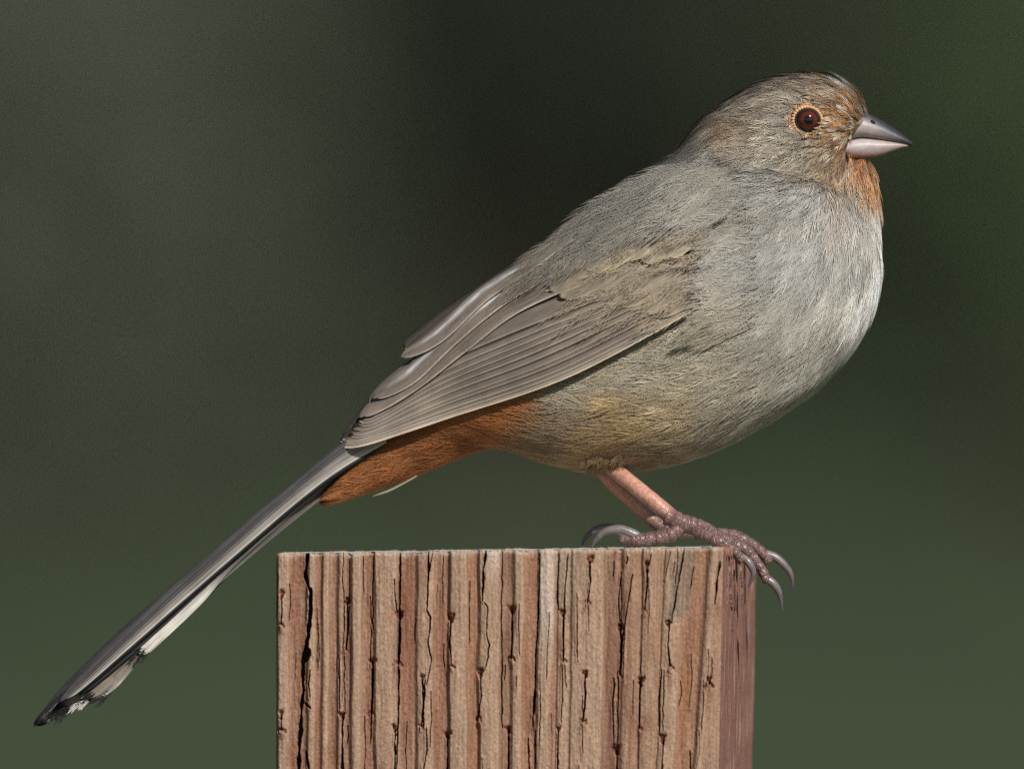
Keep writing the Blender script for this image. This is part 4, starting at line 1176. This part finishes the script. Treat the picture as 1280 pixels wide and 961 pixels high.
    cr = maprange(t, vo.outputs['Distance'], 0, .12, 0, 1)
    c = mul_col(t, col_node(t), maprange(t, f, .3, .7, .72, 1.25))
    at = t.nodes.new('ShaderNodeAttribute'); at.attribute_name = 'toe'
    mx = t.nodes.new('ShaderNodeMix'); mx.data_type = 'FLOAT'; mx.inputs[2].default_value = 1.0
    t.links.new(at.outputs['Fac'], mx.inputs[0]); t.links.new(cr, mx.inputs[3])
    cr = mx.outputs[0]
    c = mul_col(t, c, maprange(t, cr, 0, 1, .66, 1.05))
    t.links.new(c, b.inputs['Base Color'])
    ad = t.nodes.new('ShaderNodeMath'); ad.operation = 'ADD'
    t.links.new(cr, ad.inputs[0]); t.links.new(f, ad.inputs[1])
    bump(t, b, ad.outputs[0], 0.00012, .9)
    claw_m = mat_skin('claw_horn', .3, .5, 900, .00004)
    def make_leg(tarsus, toes, claws, name='leg'):
        parts = []
        pts, rad = tarsus
        parts.append(tube([P(*p) for p in pts], np.array(rad) * S, 24, ridge=.035, pitch=.0042))
        for pts, rad in toes:
            parts.append(tube([P(*p) for p in pts], np.array(rad) * S, 18, ridge=.16, pitch=.0016))
        v, f = merge(parts)
        v, f = remesh(v, f, .00013, 1, .5)
        x, y = px_of(v)
        k = sstep(618, 660, y + (x - 820) * .25 + 8 * vnoise(x / 8, y / 8, 19))[:, None]
        pink, purple = lin((186, 140, 120)), lin((102, 78, 71))
        c = pink * (1 - k) + purple * k
        nz = (vnoise(x / 6, y / 6, 15) * .5 + .5)[:, None]
        c = c * (1 - .35 * nz) + lin((168, 92, 74)) * .35 * nz * (1 - k) + lin((150, 118, 114)) * .35 * nz * k
        lg = mesh_obj(name, v, f, leg_m, bird, c, {'toe': k[:, 0] * .8})
        for pts, rad in claws:
            v, f = tube([P(*p) for p in pts], np.array(rad) * S, 14)
            x, y = px_of(v)
            u = np.linspace(0, 1, len(v))[:, None]
            c = lin((132, 122, 120)) * (1 - u) + lin((78, 72, 74)) * u
            mesh_obj('claw', v, f, claw_m, lg, c)
        return lg
    N, M_ = -13.0, 7.0
    tx, ty = rng.uniform(738, 778, 150), rng.uniform(566, 590, 150)
    td = [ray_y(tx[i], ty[i]) for i in range(150)]
    ok_ = np.array([d_ == d_ for d_ in td])
    tp_ = np.array([P(tx[i], ty[i], td[i]) for i in range(150) if ok_[i]])
    tp_, tn_ = snap_body(tp_)
    tx, ty = tx[ok_], ty[ok_]
    tdir = np.stack([rng.uniform(-.9, .25, len(tx)), -.25 + 0 * tx, -np.ones(len(tx))], -1)
    tl_ = rng.uniform(.002, .0034, len(tx))
    keep = lambda p: (p, np.tile(np.array([[0.1, -.95, -.2]]), (len(p), 1)))
    cat_plumes('thigh_plumage', [plumes(tp_, unit(tn_ + np.array((0, -.6, 0))), unit(tdir), tl_, tl_ * .2, plume_color(tx, ty) * .72, keep, nb=6, K=4, h0=.0008, hr=.0004, camber=0, wmm=.11, rag=.1, base=.6, tip=1.15, seed=303)], plum_m, bird)
    make_leg(([(742, 556, -2), (765, 584, -6.5), (793, 607, -10.5), (821, 630, -12.5), (846, 652, N)], [11.5, 10.5, 9.8, 10, 10.5]),
             [([(832, 644, N), (852, 653, N), (876, 660, N), (898, 672, N), (914, 680, N), (930, 686, N), (944, 701, N - .5), (954, 716, N - .5), (959, 727, N - .5)], [11, 11.5, 10.5, 9.5, 9, 8, 6.8, 6.2, 6]),
              ([(868, 662, N - 1), (893, 674, N - 3.5), (910, 683, N - 4), (921, 692, N - 4.5), (928, 702, N - 4.5)], [8, 8, 7.5, 7, 6]),
              ([(868, 660, N + 1), (893, 670, N + 4), (912, 674, N + 5), (930, 682, N + 5.5)], [8, 7.5, 7, 6]),
              ([(850, 658, N), (838, 668, N - .5), (816, 673, N - 1), (798, 674, N - 1.2), (788, 674, N - 1.2)], [9, 9.5, 8, 8.5, 7])],
             [([(954, 721, N - .5), (966, 729, N - .5), (974, 742, N - .5), (977.5, 763, N - .5)], [5.2, 5.4, 3.8, .7]),
              ([(924, 694, N - 4.5), (935, 702, N - 5), (941, 716, N - 5), (935, 733, N - 5)], [4.6, 5, 3.6, .7]),
              ([(802, 673, N - 1.2), (792, 667, N - 1.2), (774, 661, N - 1.2), (756, 664, N - 1.2), (745, 674, N - 1.2), (739, 684, N - 1.2)], [4.5, 6, 5.6, 4.6, 3.2, .9])])
    make_leg(([(740, 570, 6), (762, 600, 6.5), (792, 629, 7), (820, 653, M_), (842, 664, M_)], [10, 9, 8.2, 8.5, 9]),
             [([(830, 658, M_), (852, 664, M_), (888, 667, M_), (918, 670, M_), (938, 680, M_), (954, 692, M_), (962, 703, M_)], [9, 9, 8, 8, 7.5, 7, 6.5]),
              ([(850, 664, M_), (880, 668, M_ + 5), (910, 674, M_ + 7), (930, 680, M_ + 8)], [8, 7.5, 7, 6]),
              ([(838, 664, M_), (815, 672, M_), (796, 674, M_), (780, 674, M_), (773, 673, M_)], [8, 8, 7.5, 6.5, 3.5])],
             [([(956, 692, M_), (970, 697, M_), (984, 710, M_), (990, 722, M_), (991.5, 736, M_)], [5.5, 5.4, 4.4, 3, .7]),
              ([(782, 668, M_), (764, 660, M_), (748, 661, M_), (734, 670, M_), (727, 682, M_)], [6, 5.6, 4.8, 3.4, .9])])
    return bird

build_background()
build_post()
build_bird()
